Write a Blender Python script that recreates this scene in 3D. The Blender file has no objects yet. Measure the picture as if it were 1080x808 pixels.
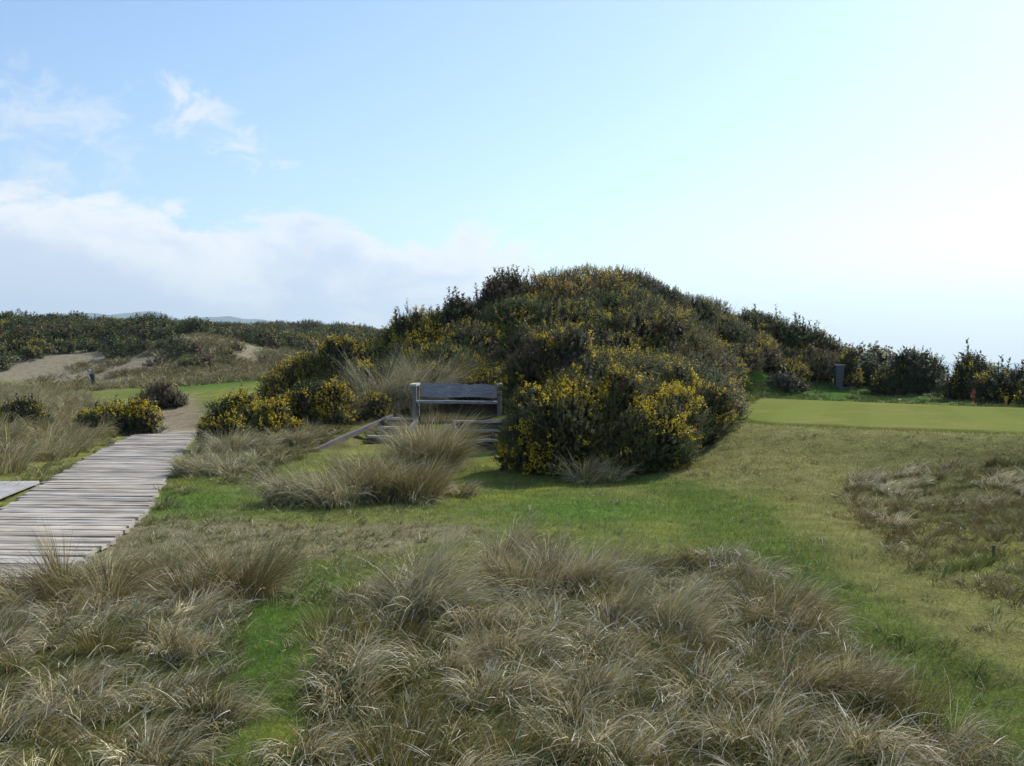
import bpy, math, random
import numpy as np
from mathutils import Vector

rng = np.random.default_rng(11)
random.seed(4)
S = bpy.context.scene
COL = S.collection
EYE = 2.0
FPX = 1130.0
HOR = 380.0          # photograph row of the sea horizon
SUN_AZ, SUN_EL = 44.0, 42.0

# ------------------------------------------------------------------ noise
def _h(ix, iy, iz, s):
    n = (ix.astype(np.int64) * 374761393 + iy.astype(np.int64) * 668265263 + iz.astype(np.int64) * 2147483647 + s * 1442695041) & 0xFFFFFFFF
    n = ((n ^ (n >> 13)) * 1274126177) & 0xFFFFFFFF
    n = n ^ (n >> 16)
    return (n & 0xFFFFFF) / float(0xFFFFFF)
def noise3(x, y, z, s=0):
    x = np.asarray(x, float); y = np.asarray(y, float); z = np.asarray(z, float) + np.zeros_like(x)
    ix, iy, iz = np.floor(x), np.floor(y), np.floor(z)
    fx, fy, fz = x - ix, y - iy, z - iz
    fx = fx*fx*(3-2*fx); fy = fy*fy*(3-2*fy); fz = fz*fz*(3-2*fz)
    r = 0
    for a in (0, 1):
        for b in (0, 1):
            for c in (0, 1):
                r = r + _h(ix+a, iy+b, iz+c, s) * (fx if a else 1-fx) * (fy if b else 1-fy) * (fz if c else 1-fz)
    return r
def noise2(x, y, s=0):
    return noise3(x, y, np.zeros_like(np.asarray(x, float)) + 0.5, s)
def fbm(x, y, s=0, o=3):
    r, a, t = 0, 1.0, 0
    for k in range(o):
        r = r + a*noise2(np.asarray(x)*2**k, np.asarray(y)*2**k, s+k*7); t += a; a *= .5
    return r/t
def sstep(a, b, x):
    t = np.clip((x-a)/(b-a), 0, 1); return t*t*(3-2*t)

# ------------------------------------------------------------------ terrain
def W(px, py, d):
    return ((px-540)/FPX*d, d, EYE-(py-HOR)/FPX*d)
CP = [  # ground heights (x, y, z)
 (0,0,.38),(-4,0,.3),(4,0,.25),(0,-6,.4),(0,5,.18),(-3,6,.15),(3,6,.05),(-2,8.5,.1),(1,8.5,.14),(4,9,.02),(-6,9,.0),
 (0,12.5,.02),(-3,12,.0),(3,13,.03),(-5.3,12,.0),(-6.6,17,.0),(-7.8,22,.0),(-9.3,29,.0),(-10.6,34,.04),(-12,10,.1),(-12,18,.25),(-14,26,.35),
 (-1,17,.08),(2,17,.08),(-4,17,.08),(-3.5,20,.15),(0,20.5,.15),(-.6,21.6,.2),(-4,21.4,.18),(-1.9,21.5,.3),(1.6,20,.2),(-2.9,21.8,.2),
 (-2.9,24.4,.6),(-1.9,22.8,.5),(-.6,23.3,.62),(-1.3,24.6,.64),(-2.2,25.2,.64),(-.4,25.2,.64),(-4.2,24,.4),(-5.2,22,.22),(-6,26,.4),(-1.3,26.4,.85),(-3.2,26.5,.8),
 W(720,482,19.6),W(745,462,20.6),W(768,443,22.5),(.9,19,.2),(2.2,20,.25),
 (1.9,21.2,.95),(2.7,23,1.4),(1.6,24.2,1.35),(3.2,21.4,.7),
 # mound under the gorse
 (.5,27,1.0),(2.2,26,.9),(0,29.5,2.1),(-2.4,29.5,1.7),(-4.6,29,1.1),(-7,30,.5),(2.3,33.5,3.8),(.6,32.5,3.5),(3.4,30,2.3),(4,27.5,1.0),
 (4.9,35.5,3.6),(6.9,38.5,3.35),(5.1,31,2.1),(5.2,27,1.05),(6.7,33.8,1.5),(8.4,41,3.1),(9.6,42,2.9),(10.8,42,2.45),(9.3,39.6,1.9),(9.4,37,.98),(12,42.5,1.6),(2,38,3.2),(-1,37,2.3),(7,43,2.3),
 W(886,409,38.5),W(840,411,36),W(905,410,39),W(925,413,38.5),(14.5,38,.85),
 # tee
 (4.9,23.4,.75),(5,22,.75),(6.4,20.2,.75),(8.8,18.5,.75),(13,15.8,.75),(7.3,33.6,.75),(10,30.5,.75),(13,26.5,.75),(18,22,.75),(9,24,.75),(8,28,.75),
 W(790,474,18.4),(6.2,18.2,.3),(8.6,16.5,.3),(6,15.5,.12),(12,13.8,.3),(15,12,.1),(7.2,15.8,.25),(8,13.2,.18),(9.5,15,.22),(6,13.5,.06),(5,10,.02),(9,10,.03),
 (16,36,.85),(18.5,31,.8),(22,26,.7),(28,20,.5),
 # beyond on the right: falls to the beach
 W(905,378,62),(20,62,.5),(30,50,-1.0),(24,75,-3),(40,70,-4.5),(40,110,-10),(80,80,-10),(70,40,-6),(110,0,-12),(20,130,-10),(16,90,-4),
 (150,150,-14),(60,300,-14),(400,400,-18),(300,0,-18),(300,1500,-20),(100,800,-18),(2500,2500,-30),(3000,0,-30),(600,5000,-30),
 # left dunes
 (-11.5,36,.15),(-14.5,45,.5),(-16,54,.7),(-13,50,.75),(-20,50,.35),(-25,60,.3),(-27.5,70,.14),(-34,72,.5),(-8,50,1.0),(-4,55,2.0),
 (-27,76,1.4),(-36,78,1.5),(-22,76,1.9),(-40,84,3.0),(-30,86,3.1),(-27.5,83,3.5),(-24.5,82,3.7),(-19.5,78,1.5),(-16,72,.9),(-10,75,1.5),
 (-33.2,100,5.1),(-42.3,105,5.5),(-36.6,101,4.2),(-30.1,101,3.8),(-26,105,3.2),(-50,105,4.8),(-17,105,2.4),(-9,110,1.8),(-55,130,4.5),(-32,140,3.2),(-60,70,2),(-40.7,200,7.3),(-34.5,200,6.2),(-48,200,5.4),(-26.3,180,5.5),(-20,190,4.0),(-80,200,5.5),(-40,250,4),
 (-5,160,2),(-100,150,6),(-200,200,8),(-80,400,4),(-400,400,6),(-200,1000,2),(-2000,2000,5),(-1500,5000,0),(-3000,0,5),(0,-3000,2),(0,-300,2),(-60,10,1.5),(-60,-60,1),(60,-60,-4),
]
CP = np.array(CP, float)
def _ker(A, B):
    d2 = ((A[:, None, :]-B[None, :, :])**2).sum(-1)
    return np.sqrt(d2+2.0)
n_ = len(CP)
_M = np.zeros((n_+1, n_+1)); _M[:n_, :n_] = -_ker(CP[:, :2], CP[:, :2]) - np.eye(n_)*-.15
_M[:n_, n_] = 1; _M[n_, :n_] = 1
_w = np.linalg.solve(_M, np.append(CP[:, 2], 0))
TEE = np.array([(4.75, 23.8), (4.85, 21.5), (6.3, 19.7), (8.7, 18.0), (13, 15.2), (20, 18), (18.3, 22.5), (13.2, 27), (10, 31.3), (8.2, 34.0), (7.35, 32.6), (6.3, 28.5)])
def in_poly(x, y, P):
    x = np.asarray(x, float); y = np.asarray(y, float); c = np.zeros(x.shape, bool)
    j = len(P)-1
    for i in range(len(P)):
        xi, yi = P[i][0], P[i][1]; xj, yj = P[j][0], P[j][1]
        c ^= ((yi > y) != (yj > y)) & (x < (xj-xi)*(y-yi)/((yj-yi)+1e-12)+xi)
        j = i
    return c
def height(x, y):
    x = np.atleast_1d(np.asarray(x, float)); y = np.atleast_1d(np.asarray(y, float))
    out = np.empty(x.size); xf, yf = x.ravel(), y.ravel()
    for k in range(0, x.size, 20000):
        Q = np.stack([xf[k:k+20000], yf[k:k+20000]], 1)
        out[k:k+20000] = -_ker(Q, CP[:, :2]) @ _w[:n_] + _w[n_]
    out = out.reshape(x.shape)
    smooth = in_poly(x, y, TEE) | ((np.abs(x+1.3) < 2) & (np.abs(y-24) < 1.7))
    d = np.hypot(x, y)
    rough = (fbm(x*.9, y*.9, 3)-.5)*.16 + (fbm(x*3.1, y*3.1, 5)-.5)*.06
    rough = rough + np.where(d > 45, (fbm(x*.13, y*.13, 9)-.5)*1.3*sstep(45, 90, d)+(fbm(x*.4, y*.4, 12)-.5)*.8*sstep(60, 75, d), 0)
    bw = np.abs(x - np.interp(y, BY, BX))
    hum = in_poly(x, y, [(-7.5, 3), (-6, 10), (-2.4, 9.6), (2.3, 10.2), (3.2, 6), (2.6, 3)])
    rough = rough+np.where(hum, (fbm(x*1.5, y*1.5, 14, 2)-.5)*.50*sstep(1.6, 3, d), 0)
    rough = rough*np.where((y > 8) & (y < 31), sstep(.9, 1.6, bw), 1)
    out = out + np.where(smooth, rough*.06, rough)
    k = (y > 7) & (y < 31.5)
    out = np.where(k, out+(np.minimum(out, .03)-out)*(1-sstep(1.0, 1.5, bw)), out)
    dm = np.full(out.shape, 1e9); near = (x > 2) & (x < 23) & (y > 12) & (y < 38)
    if near.any():
        xx, yy = x[near], y[near]; q = np.full(xx.shape, 1e9)
        for i in range(len(TEE)):
            a, b = TEE[i-1], TEE[i]; e = b-a; t = np.clip(((xx-a[0])*e[0]+(yy-a[1])*e[1])/(e@e), 0, 1)
            q = np.minimum(q, np.hypot(xx-a[0]-t*e[0], yy-a[1]-t*e[1]))
        q[in_poly(xx, yy, TEE)] = 0; dm[near] = q
    w = 1-sstep(.35, 2.6, dm); out = out*(1-w)+(.75+rough*.04)*w
    for x0, x1, y0, y1 in ((-1.35, .1, 21.3, 22.95), (-3.25, -2.25, 22.3, 24.15)):
        w = sstep(x0-.12, x0, x)*(1-sstep(x1, x1+.12, x))*(1-sstep(y1-.05, y1+.07, y))*sstep(y0-.4, y0, y)
        out = out+(np.minimum(out, .17)-out)*w
    return out
BY = np.array([7, 10, 11.6, 13.8, 17, 22, 26, 29.4, 31]); BX = np.array([-4.9, -5.1, -5.3, -5.68, -6.5, -7.75, -8.65, -9.35, -9.8])
def hz(x, y): return float(height(x, y)[0])
def G(px, py):
    """the ground point the photograph shows at this place"""
    ds = np.geomspace(3, 400, 900)
    z = EYE-(py-HOR)/FPX*ds; x = (px-540)/FPX*ds
    hh = height(x, ds)
    k = np.nonzero(hh >= z)[0]
    k = k[0] if len(k) else len(ds)-1
    return (x[k], ds[k], hh[k])
def Gpoly(pts): return np.array([G(*p)[:2] for p in pts])

# ------------------------------------------------------------------ mesh / object helpers
def link(o, parent=None):
    COL.objects.link(o)
    if parent is not None: o.parent = parent
    return o
def npmesh(name, V, F, C=None, mats=(), midx=None, smooth=False):
    me = bpy.data.meshes.new(name)
    V = np.asarray(V, np.float32); F = np.asarray(F, np.int32)
    k = F.shape[1]
    me.vertices.add(len(V)); me.vertices.foreach_set('co', V.ravel())
    me.loops.add(F.size); me.loops.foreach_set('vertex_index', F.ravel())
    me.polygons.add(len(F)); me.polygons.foreach_set('loop_start', np.arange(0, F.size, k, dtype=np.int32))
    if smooth: me.polygons.foreach_set('use_smooth', np.ones(len(F), bool))
    for m in mats: me.materials.append(m)
    if midx is not None: me.polygons.foreach_set('material_index', np.asarray(midx, np.int32))
    if C is not None:
        a = me.attributes.new('Col', 'FLOAT_COLOR', 'POINT')
        c4 = np.ones((len(V), 4), np.float32); c4[:, :3] = C
        a.data.foreach_set('color', c4.ravel())
    me.update(calc_edges=True)
    return me
def nobj(name, V, F, C=None, mat=None, parent=None, origin=None, smooth=False):
    V = np.asarray(V, float)
    if origin is not None: V = V-np.asarray(origin, float)
    o = bpy.data.objects.new(name, npmesh(name, V, F, C, [mat] if mat else [], None, smooth))
    if origin is not None and parent is None: o.location = origin
    return link(o, parent)
def tag(o, label=None, cat=None, group=None, kind=None):
    if label: o['label'] = label
    if cat: o['category'] = cat
    if group: o['group'] = group
    if kind: o['kind'] = kind
    return o
def empty(name, loc, label, cat, group=None, rz=0):
    o = bpy.data.objects.new(name, None); o.location = loc; o.rotation_euler = (0, 0, rz); o.empty_display_size = .2
    return tag(link(o), label, cat, group)

class MB:
    """collects simple timbers (jittered, bevel-edged boxes), tubes and lathes into one mesh"""
    def __init__(self): self.v = []; self.f = []; self.c = []
    def add(self, V, F, c):
        b = len(self.v); self.v += [tuple(p) for p in V]; self.f += [tuple(i+b for i in f) for f in F]; self.c += [c]*len(V)
    def beam(self, p0, p1, w, h, c=(.4, .4, .4), up=(0, 0, 1), bev=.006, jit=0.0, seg=1):
        p0, p1 = Vector(p0), Vector(p1); d = (p1-p0); L = d.length; d.normalize()
        s = d.cross(Vector(up)); s.normalize(); u = s.cross(d); u.normalize()
        prof = [(-w/2+bev, -h/2), (w/2-bev, -h/2), (w/2, -h/2+bev), (w/2, h/2-bev), (w/2-bev, h/2), (-w/2+bev, h/2), (-w/2, h/2-bev), (-w/2, -h/2+bev)]
        V = []; n = len(prof)
        for k in range(seg+1):
            q = p0 + d*(L*k/seg)
            for a, b in prof:
                V.append(q + s*(a+random.uniform(-jit, jit)) + u*(b+random.uniform(-jit, jit)))
        F = []
        for k in range(seg):
            for i in range(n):
                j = (i+1) % n; F.append((k*n+i, k*n+j, (k+1)*n+j, (k+1)*n+i))
        F.append(tuple(range(n-1, -1, -1))); F.append(tuple(range(seg*n, seg*n+n)))
        self.add(V, F, c)
    def tube(self, pts, rad, c=(.2, .2, .2), n=8, cap=True):
        pts = [Vector(p) for p in pts]; rad = rad if hasattr(rad, '__len__') else [rad]*len(pts)
        V = []; F = []
        for k, p in enumerate(pts):
            d = (pts[min(k+1, len(pts)-1)]-pts[max(k-1, 0)]).normalized()
            a = d.cross(Vector((.31, .92, .11))); a.normalize(); b = d.cross(a)
            for i in range(n):
                t = 2*math.pi*i/n; V.append(p+(a*math.cos(t)+b*math.sin(t))*rad[k])
        for k in range(len(pts)-1):
            for i in range(n):
                j = (i+1) % n; F.append((k*n+i, k*n+j, (k+1)*n+j, (k+1)*n+i))
        if cap: F.append(tuple(range(n-1, -1, -1))); F.append(tuple(range((len(pts)-1)*n, len(pts)*n)))
        self.add(V, F, c)
    def torus(self, c0, axis, R, r, c, n=20, m=6):
        axis = Vector(axis).normalized(); a = axis.cross(Vector((.2, .3, .93))).normalized(); b = axis.cross(a)
        V = []; F = []
        for i in range(n):
            t = 2*math.pi*i/n; d = a*math.cos(t)+b*math.sin(t)
            for j in range(m):
                s = 2*math.pi*j/m; V.append(Vector(c0)+d*(R+r*math.cos(s))+axis*r*math.sin(s))
        for i in range(n):
            for j in range(m):
                F.append((i*m+j, ((i+1) % n)*m+j, ((i+1) % n)*m+(j+1) % m, i*m+(j+1) % m))
        self.add(V, F, c)
    def build(self, name, mat, parent=None, origin=None):
        me = bpy.data.meshes.new(name); me.from_pydata([tuple(v) for v in self.v], [], self.f)
        a = me.attributes.new('Col', 'FLOAT_COLOR', 'POINT')
        for i, c in enumerate(self.c): a.data[i].color = (*c, 1)
        me.materials.append(mat); me.update()
        o = bpy.data.objects.new(name, me)
        if origin is not None: o.location = origin
        return link(o, parent)

# ------------------------------------------------------------------ materials
class NT:
    def __init__(self, tree): self.t = tree; tree.nodes.clear()
    def n(self, typ, ins=None, **kw):
        nd = self.t.nodes.new(typ)
        for k, v in kw.items(): setattr(nd, k, v)
        for k, v in (ins or {}).items():
            if hasattr(v, 'is_output') or isinstance(v, bpy.types.NodeSocket): self.t.links.new(v, nd.inputs[k])
            else: nd.inputs[k].default_value = v
        return nd
    def m(self, op, a, b=None, c=None, clamp=False):
        ins = {0: a}
        if b is not None: ins[1] = b
        if c is not None: ins[2] = c
        return self.n('ShaderNodeMath', ins, operation=op, use_clamp=clamp).outputs[0]
    def mix(self, f, a, b, blend='MIX'):
        nd = self.n('ShaderNodeMix', None, data_type='RGBA', blend_type=blend)
        for i, v in ((0, f), (6, a), (7, b)):
            if isinstance(v, bpy.types.NodeSocket): self.t.links.new(v, nd.inputs[i])
            else: nd.inputs[i].default_value = v if i == 0 else (*v, 1) if len(v) == 3 else v
        return nd.outputs[2]
    def ss(self, x, a, b):
        return self.n('ShaderNodeMapRange', {0: x, 1: a, 2: b, 3: 0.0, 4: 1.0}, interpolation_type='SMOOTHSTEP', clamp=True).outputs[0]
def newmat(name):
    m = bpy.data.materials.new(name); m.use_nodes = True
    return m, NT(m.node_tree)
def plant_mat(name, rough=.55, spec=.3, trans=.3, tint=(1, 1, 1), nscale=9.0, var=.35):
    m, t = newmat(name)
    at = t.n('ShaderNodeAttribute', attribute_name='Col')
    geo = t.n('ShaderNodeNewGeometry')
    nz = t.n('ShaderNodeTexNoise', {'Vector': geo.outputs['Position'], 'Scale': nscale, 'Detail': 3.0})
    k = t.n('ShaderNodeMapRange', {0: nz.outputs[0], 1: .25, 2: .75, 3: 1-var, 4: 1+var}).outputs[0]
    col = t.mix(1.0, at.outputs['Color'], tint, 'MULTIPLY')
    col = t.n('ShaderNodeVectorMath', {0: col, 3: k}, operation='SCALE').outputs[0]
    p = t.n('ShaderNodeBsdfPrincipled', {'Base Color': col, 'Roughness': rough, 'Specular IOR Level': spec})
    tr = t.n('ShaderNodeBsdfTranslucent', {'Color': col})
    mx = t.n('ShaderNodeMixShader', {0: trans, 1: p.outputs[0], 2: tr.outputs[0]})
    t.n('ShaderNodeOutputMaterial', {'Surface': mx.outputs[0]})
    return m
def wood_mat(name, scale=(3, 3, 3), grain=1.0, var=.5, dirt=0.0):
    m, t = newmat(name)
    at = t.n('ShaderNodeAttribute', attribute_name='Col')
    tc = t.n('ShaderNodeTexCoord')
    mp = t.n('ShaderNodeMapping', {'Vector': tc.outputs['Object'], 'Scale': scale})
    n1 = t.n('ShaderNodeTexNoise', {'Vector': mp.outputs[0], 'Scale': 6.0, 'Detail': 6.0, 'Roughness': .65})
    n2 = t.n('ShaderNodeTexNoise', {'Vector': tc.outputs['Object'], 'Scale': 2.3, 'Detail': 4.0})
    k = t.n('ShaderNodeMapRange', {0: n1.outputs[0], 1: .3, 2: .7, 3: 1-var, 4: 1+var*.6}).outputs[0]
    k2 = t.n('ShaderNodeMapRange', {0: n2.outputs[0], 1: .3, 2: .7, 3: .78, 4: 1.15}).outputs[0]
    col = t.n('ShaderNodeVectorMath', {0: at.outputs['Color'], 3: t.m('MULTIPLY', k, k2)}, operation='SCALE').outputs[0]
    n3 = t.n('ShaderNodeTexNoise', {'Vector': tc.outputs['Object'], 'Scale': .9, 'Detail': 7.0, 'Roughness': .7})
    col = t.mix(t.m('MULTIPLY', t.ss(n3.outputs[0], .50, .68), dirt), col, (.26, .215, .15))
    bp = t.n('ShaderNodeBump', {'Height': n1.outputs[0], 'Strength': .5*grain, 'Distance': .01})
    p = t.n('ShaderNodeBsdfPrincipled', {'Base Color': col, 'Roughness': .8, 'Specular IOR Level': .25, 'Normal': bp.outputs[0]})
    t.n('ShaderNodeOutputMaterial', {'Surface': p.outputs[0]})
    return m
def plain_mat(name, rough=.5, spec=.4, metal=0.0):
    m, t = newmat(name)
    at = t.n('ShaderNodeAttribute', attribute_name='Col')
    geo = t.n('ShaderNodeNewGeometry')
    nz = t.n('ShaderNodeTexNoise', {'Vector': geo.outputs['Position'], 'Scale': 14.0, 'Detail': 4.0})
    k = t.n('ShaderNodeMapRange', {0: nz.outputs[0], 1: .3, 2: .7, 3: .8, 4: 1.15}).outputs[0]
    col = t.n('ShaderNodeVectorMath', {0: at.outputs['Color'], 3: k}, operation='SCALE').outputs[0]
    p = t.n('ShaderNodeBsdfPrincipled', {'Base Color': col, 'Roughness': rough, 'Specular IOR Level': spec, 'Metallic': metal})
    t.n('ShaderNodeOutputMaterial', {'Surface': p.outputs[0]})
    return m
M_GRASS = plant_mat('marram_blades', .5, .2, .12, nscale=4.0, var=.3)
M_TURF = plant_mat('turf_blades', .65, .08, .35)
M_GORSE = plant_mat('gorse_needles', .6, .1, .15, nscale=2.2, var=.3)
M_BLOOM = plant_mat('gorse_petals', .5, .3, .3, nscale=6, var=.2)
M_STEM = wood_mat('gorse_stems')
M_DECK = wood_mat('weathered_deck', (.6, 9, 9), 1.0, .4, .6)
M_TIMBER = wood_mat('weathered_timber', (1.2, 6, 6), 1.0, .45)
M_PAINT = plain_mat('painted', .5)
M_SLATE = plain_mat('slate', .65, .3)

def ground_mat():
    m, t = newmat('ground_cover')
    at = t.n('ShaderNodeAttribute', attribute_name='Col')
    geo = t.n('ShaderNodeNewGeometry')
    n1 = t.n('ShaderNodeTexNoise', {'Vector': geo.outputs['Position'], 'Scale': 3.0, 'Detail': 8.0, 'Roughness': .7})
    n2 = t.n('ShaderNodeTexNoise', {'Vector': geo.outputs['Position'], 'Scale': 38.0, 'Detail': 5.0, 'Roughness': .75})
    n3 = t.n('ShaderNodeTexNoise', {'Vector': geo.outputs['Position'], 'Scale': 11.0, 'Detail': 4.0, 'Roughness': .6})
    k1 = t.n('ShaderNodeMapRange', {0: n1.outputs[0], 1: .3, 2: .7, 3: .65, 4: 1.35}).outputs[0]
    k2 = t.n('ShaderNodeMapRange', {0: n2.outputs[0], 1: .3, 2: .7, 3: .5, 4: 1.5}).outputs[0]
    c = t.n('ShaderNodeVectorMath', {0: at.outputs['Color'], 3: t.m('MULTIPLY', k1, k2)}, operation='SCALE').outputs[0]
    warm = t.mix(t.m('MULTIPLY', t.ss(n3.outputs[0], .5, .72), .35), c, (.16, .13, .075))
    bp = t.n('ShaderNodeBump', {'Height': t.m('ADD', n2.outputs[0], t.m('MULTIPLY', n3.outputs[0], 1.5)), 'Strength': .8, 'Distance': .04})
    p = t.n('ShaderNodeBsdfPrincipled', {'Base Color': warm, 'Roughness': .95, 'Specular IOR Level': .02, 'Normal': bp.outputs[0]})
    t.n('ShaderNodeOutputMaterial', {'Surface': p.outputs[0]})
    return m
M_GROUND = ground_mat()
def tee_mat():
    m, t = newmat('mown_turf')
    geo = t.n('ShaderNodeNewGeometry')
    sep = t.n('ShaderNodeSeparateXYZ', {0: geo.outputs['Position']})
    u = t.m('ADD', t.m('MULTIPLY', sep.outputs[0], .9), t.m('MULTIPLY', sep.outputs[1], -.3))
    st = t.m('SINE', t.m('MULTIPLY', u, 3.4))
    stm = t.ss(st, -.3, .3)
    n2 = t.n('ShaderNodeTexNoise', {'Vector': geo.outputs['Position'], 'Scale': 30.0, 'Detail': 5.0, 'Roughness': .7})
    n1 = t.n('ShaderNodeTexNoise', {'Vector': geo.outputs['Position'], 'Scale': .8, 'Detail': 5.0, 'Roughness': .6})
    c = t.mix(stm, (.150, .176, .046), (.166, .192, .052))
    c = t.mix(t.ss(n1.outputs[0], .42, .68), c, (.205, .20, .062))
    k2 = t.n('ShaderNodeMapRange', {0: n2.outputs[0], 1: .3, 2: .7, 3: .7, 4: 1.3}).outputs[0]
    c = t.n('ShaderNodeVectorMath', {0: c, 3: k2}, operation='SCALE').outputs[0]
    bp = t.n('ShaderNodeBump', {'Height': n2.outputs[0], 'Strength': .5, 'Distance': .02})
    p = t.n('ShaderNodeBsdfPrincipled', {'Base Color': c, 'Roughness': .95, 'Specular IOR Level': .0, 'Normal': bp.outputs[0]})
    t.n('ShaderNodeOutputMaterial', {'Surface': p.outputs[0]})
    return m
M_TEE = tee_mat()

def axis(lo, hi, fine_lo, fine_hi, step, grow):
    a = list(np.arange(fine_lo, fine_hi+1e-6, step)); s = step
    while a[-1] < hi: s *= grow; a.append(a[-1]+s)
    s = step
    while a[0] > lo: s *= grow; a.insert(0, a[0]-s)
    return np.array(a)
_height_exact = height
ax = axis(-6000, 6000, -11, 13, .11, 1.055); ay = axis(-1200, 6000, 3, 30, .11, 1.045)
GX, GY = np.meshgrid(ax, ay); GZ = height(GX, GY)
def height(x, y):
    """bilinear read-out of the ground sheet itself"""
    x = np.atleast_1d(np.asarray(x, float)); y = np.atleast_1d(np.asarray(y, float))
    i = np.clip(np.searchsorted(ax, x)-1, 0, len(ax)-2); j = np.clip(np.searchsorted(ay, y)-1, 0, len(ay)-2)
    u = (x-ax[i])/(ax[i+1]-ax[i]); v = (y-ay[j])/(ay[j+1]-ay[j])
    return (GZ[j, i]*(1-u)+GZ[j, i+1]*u)*(1-v)+(GZ[j+1, i]*(1-u)+GZ[j+1, i+1]*u)*v
# ------------------------------------------------------------------ regions of the ground (world polygons)
FIELD_L = Gpoly([(-230, 650), (-60, 628), (40, 618), (130, 600), (236, 606), (262, 640), (254, 700), (244, 800)])
FIELD_L = np.vstack([FIELD_L, [(-1.6, 3.2), (-4.5, 3.2), (-7.5, 6)]])
FIELD_R = Gpoly([(318, 800), (322, 740), (342, 680), (368, 640), (430, 622), (520, 606), (590, 596), (690, 596), (770, 590), (850, 640), (905, 690), (960, 745), (1030, 800)])
FIELD_R = np.vstack([FIELD_R, [(2.3, 3.2), (-1.0, 3.2)]])
SANDY = Gpoly([(215, 548), (300, 540), (400, 545), (440, 560), (400, 600), (330, 630), (280, 625), (262, 600), (150, 590), (140, 565)])
def gauss(x, y, c, rx, ry): return np.exp(-(((x-c[0])/rx)**2+((y-c[1])/ry)**2))
def ground_color(x, y):
    n = fbm(x*.55, y*.55, 21, 4); n2 = fbm(x*1.7, y*1.7, 31, 3); n3 = fbm(x*.18, y*.18, 41, 3); n4 = fbm(x*3.6, y*3.6, 71, 2)-.5
    green = np.array([.138, .166, .040]); lush = np.array([.10, .176, .032]); dry = np.array([.23, .226, .068]); moss = np.array([.25, .258, .038])
    soil = np.array([.24, .20, .135]); sand = np.array([.275, .235, .17]); dark = np.array([.07, .06, .035])
    c = np.zeros(x.shape+(3,)) + green
    def mixin(w, col):
        nonlocal c
        w = np.clip(w, 0, 1)[..., None]; c = c*(1-w)+col*w
    mixin(sstep(.36, .64, n+.35*n4)*.8, dry)
    mixin(sstep(.52, .68, n2+.3*n4)*.7, moss)
    # trodden tan strip on the right and the slope below the tee
    mixin(sstep(.25, .6, gauss(x, y, (6.5, 18.4), 5.5, 3.6)+.35*(n-.5))*.9, np.array([.205, .20, .07]))
    strip = np.exp(-((x-np.interp(y, [3, 6, 9, 12, 15, 18], [3.6, 3.4, 3.5, 4.0, 4.6, 4.6]))/.9)**2)*(y < 19)
    mixin(sstep(.3, .8, strip+.7*(n2-.5)+.8*n4)*.75, np.array([.215, .205, .07]))
    strip2 = np.exp(-((x-np.interp(y, [3, 6, 9, 12, 15, 18], [2.6, 2.6, 2.4, 2.6, 2.9, 1.6]))/.75)**2)*(y < 19)
    mixin(sstep(.3, .8, strip2+.7*(n2-.5)+.8*n4)*.8, np.array([.10, .148, .028]))
    mixin(gauss(x, y, (.9, 14.2), 1.6, 1.4)*1.0, lush)
    mixin(gauss(x, y, (-1.75, 7.0), .6, 2.6)*1.3, np.array([.092, .160, .027]))
    mixin(gauss(x, y, (-4.6, 14.8), 1.1, 1.5)*1.0, lush)
    # bare soil between boardwalk and turf
    sw = gauss(x, y, (-2.4, 11.4), 1.9, 1.3)+gauss(x, y, (-3.9, 12.3), 1.3, 1.6)+gauss(x, y, (-1.2, 12.4), 1.3, .8)*.7
    mixin(sstep(.35, .85, sw+1.2*(n2-.5)+1.1*n4)*.68, soil)
    # ground under the tall grass: brown litter
    mixin((in_poly(x, y, FIELD_L) | in_poly(x, y, FIELD_R))*.8, np.array([.075, .075, .026]))
    mixin(np.clip(gauss(x, y, (-1.3, 25.3), 2.0, 1.7)*1.8, 0, 1)*.9, np.array([.045, .036, .022]))  # shade under and behind the bench, painted into the soil colour
    mixin(sstep(.3, .8, gauss(x, y, (-4.3, 22.4), 1.5, 1.6)+.6*(n2-.5))*.8, np.array([.11, .10, .042]))
    # rough knoll on the right
    mixin(sstep(.2, .6, gauss(x, y, (7.6, 14.0), 3.0, 3.4)+.5*(n2-.5))*.75, np.array([.115, .115, .042]))
    # path past the boardwalk
    pc = np.interp(y, [28, 31, 36, 42, 60], [-9.2, -9.8, -11.4, -13.5, -20])
    mixin(np.exp(-((x-pc)/1.1)**4)*(y > 27.5)*(y < 46), np.array([.26, .21, .14]))
    # green lies beyond it
    mixin(np.clip(gauss(x, y, (-15.5, 55), 3.6, 6)*1.3, 0, 1)*.9, np.array([.085, .16, .026]))
    mixin(np.clip(gauss(x, y, (-25, 62), 8, 8)*1.2, 0, 1)*.8*(x < -17), np.array([.17, .165, .07]))
    # sandy face of the dunes
    sd = np.clip(gauss(x, y, (-30, 79), 15, 7)*1.5, 0, 1) + np.clip(gauss(x, y, (-16, 76), 5, 5)*1.2, 0, 1)
    mixin(sstep(.35, .75, sd+.55*(n3-.5)+.3*(n-.5))*.9, sand)
    # grass behind the tee
    mixin(np.clip(gauss(x, y, (11, 37), 4, 3.2)*1.6, 0, 1), np.array([.07, .15, .022]))
    mixin(np.clip(gauss(x, y, (15, 34), 5, 4), 0, 1)*.7, np.array([.07, .14, .025]))
    # scrub country
    far = sstep(95, 130, np.hypot(x, y))
    mixin(far*.9, np.array([.055, .06, .025]))
    mixin(sstep(60, 100, x+y*.4-30)*(x > 20), sand)
    return c

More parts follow.
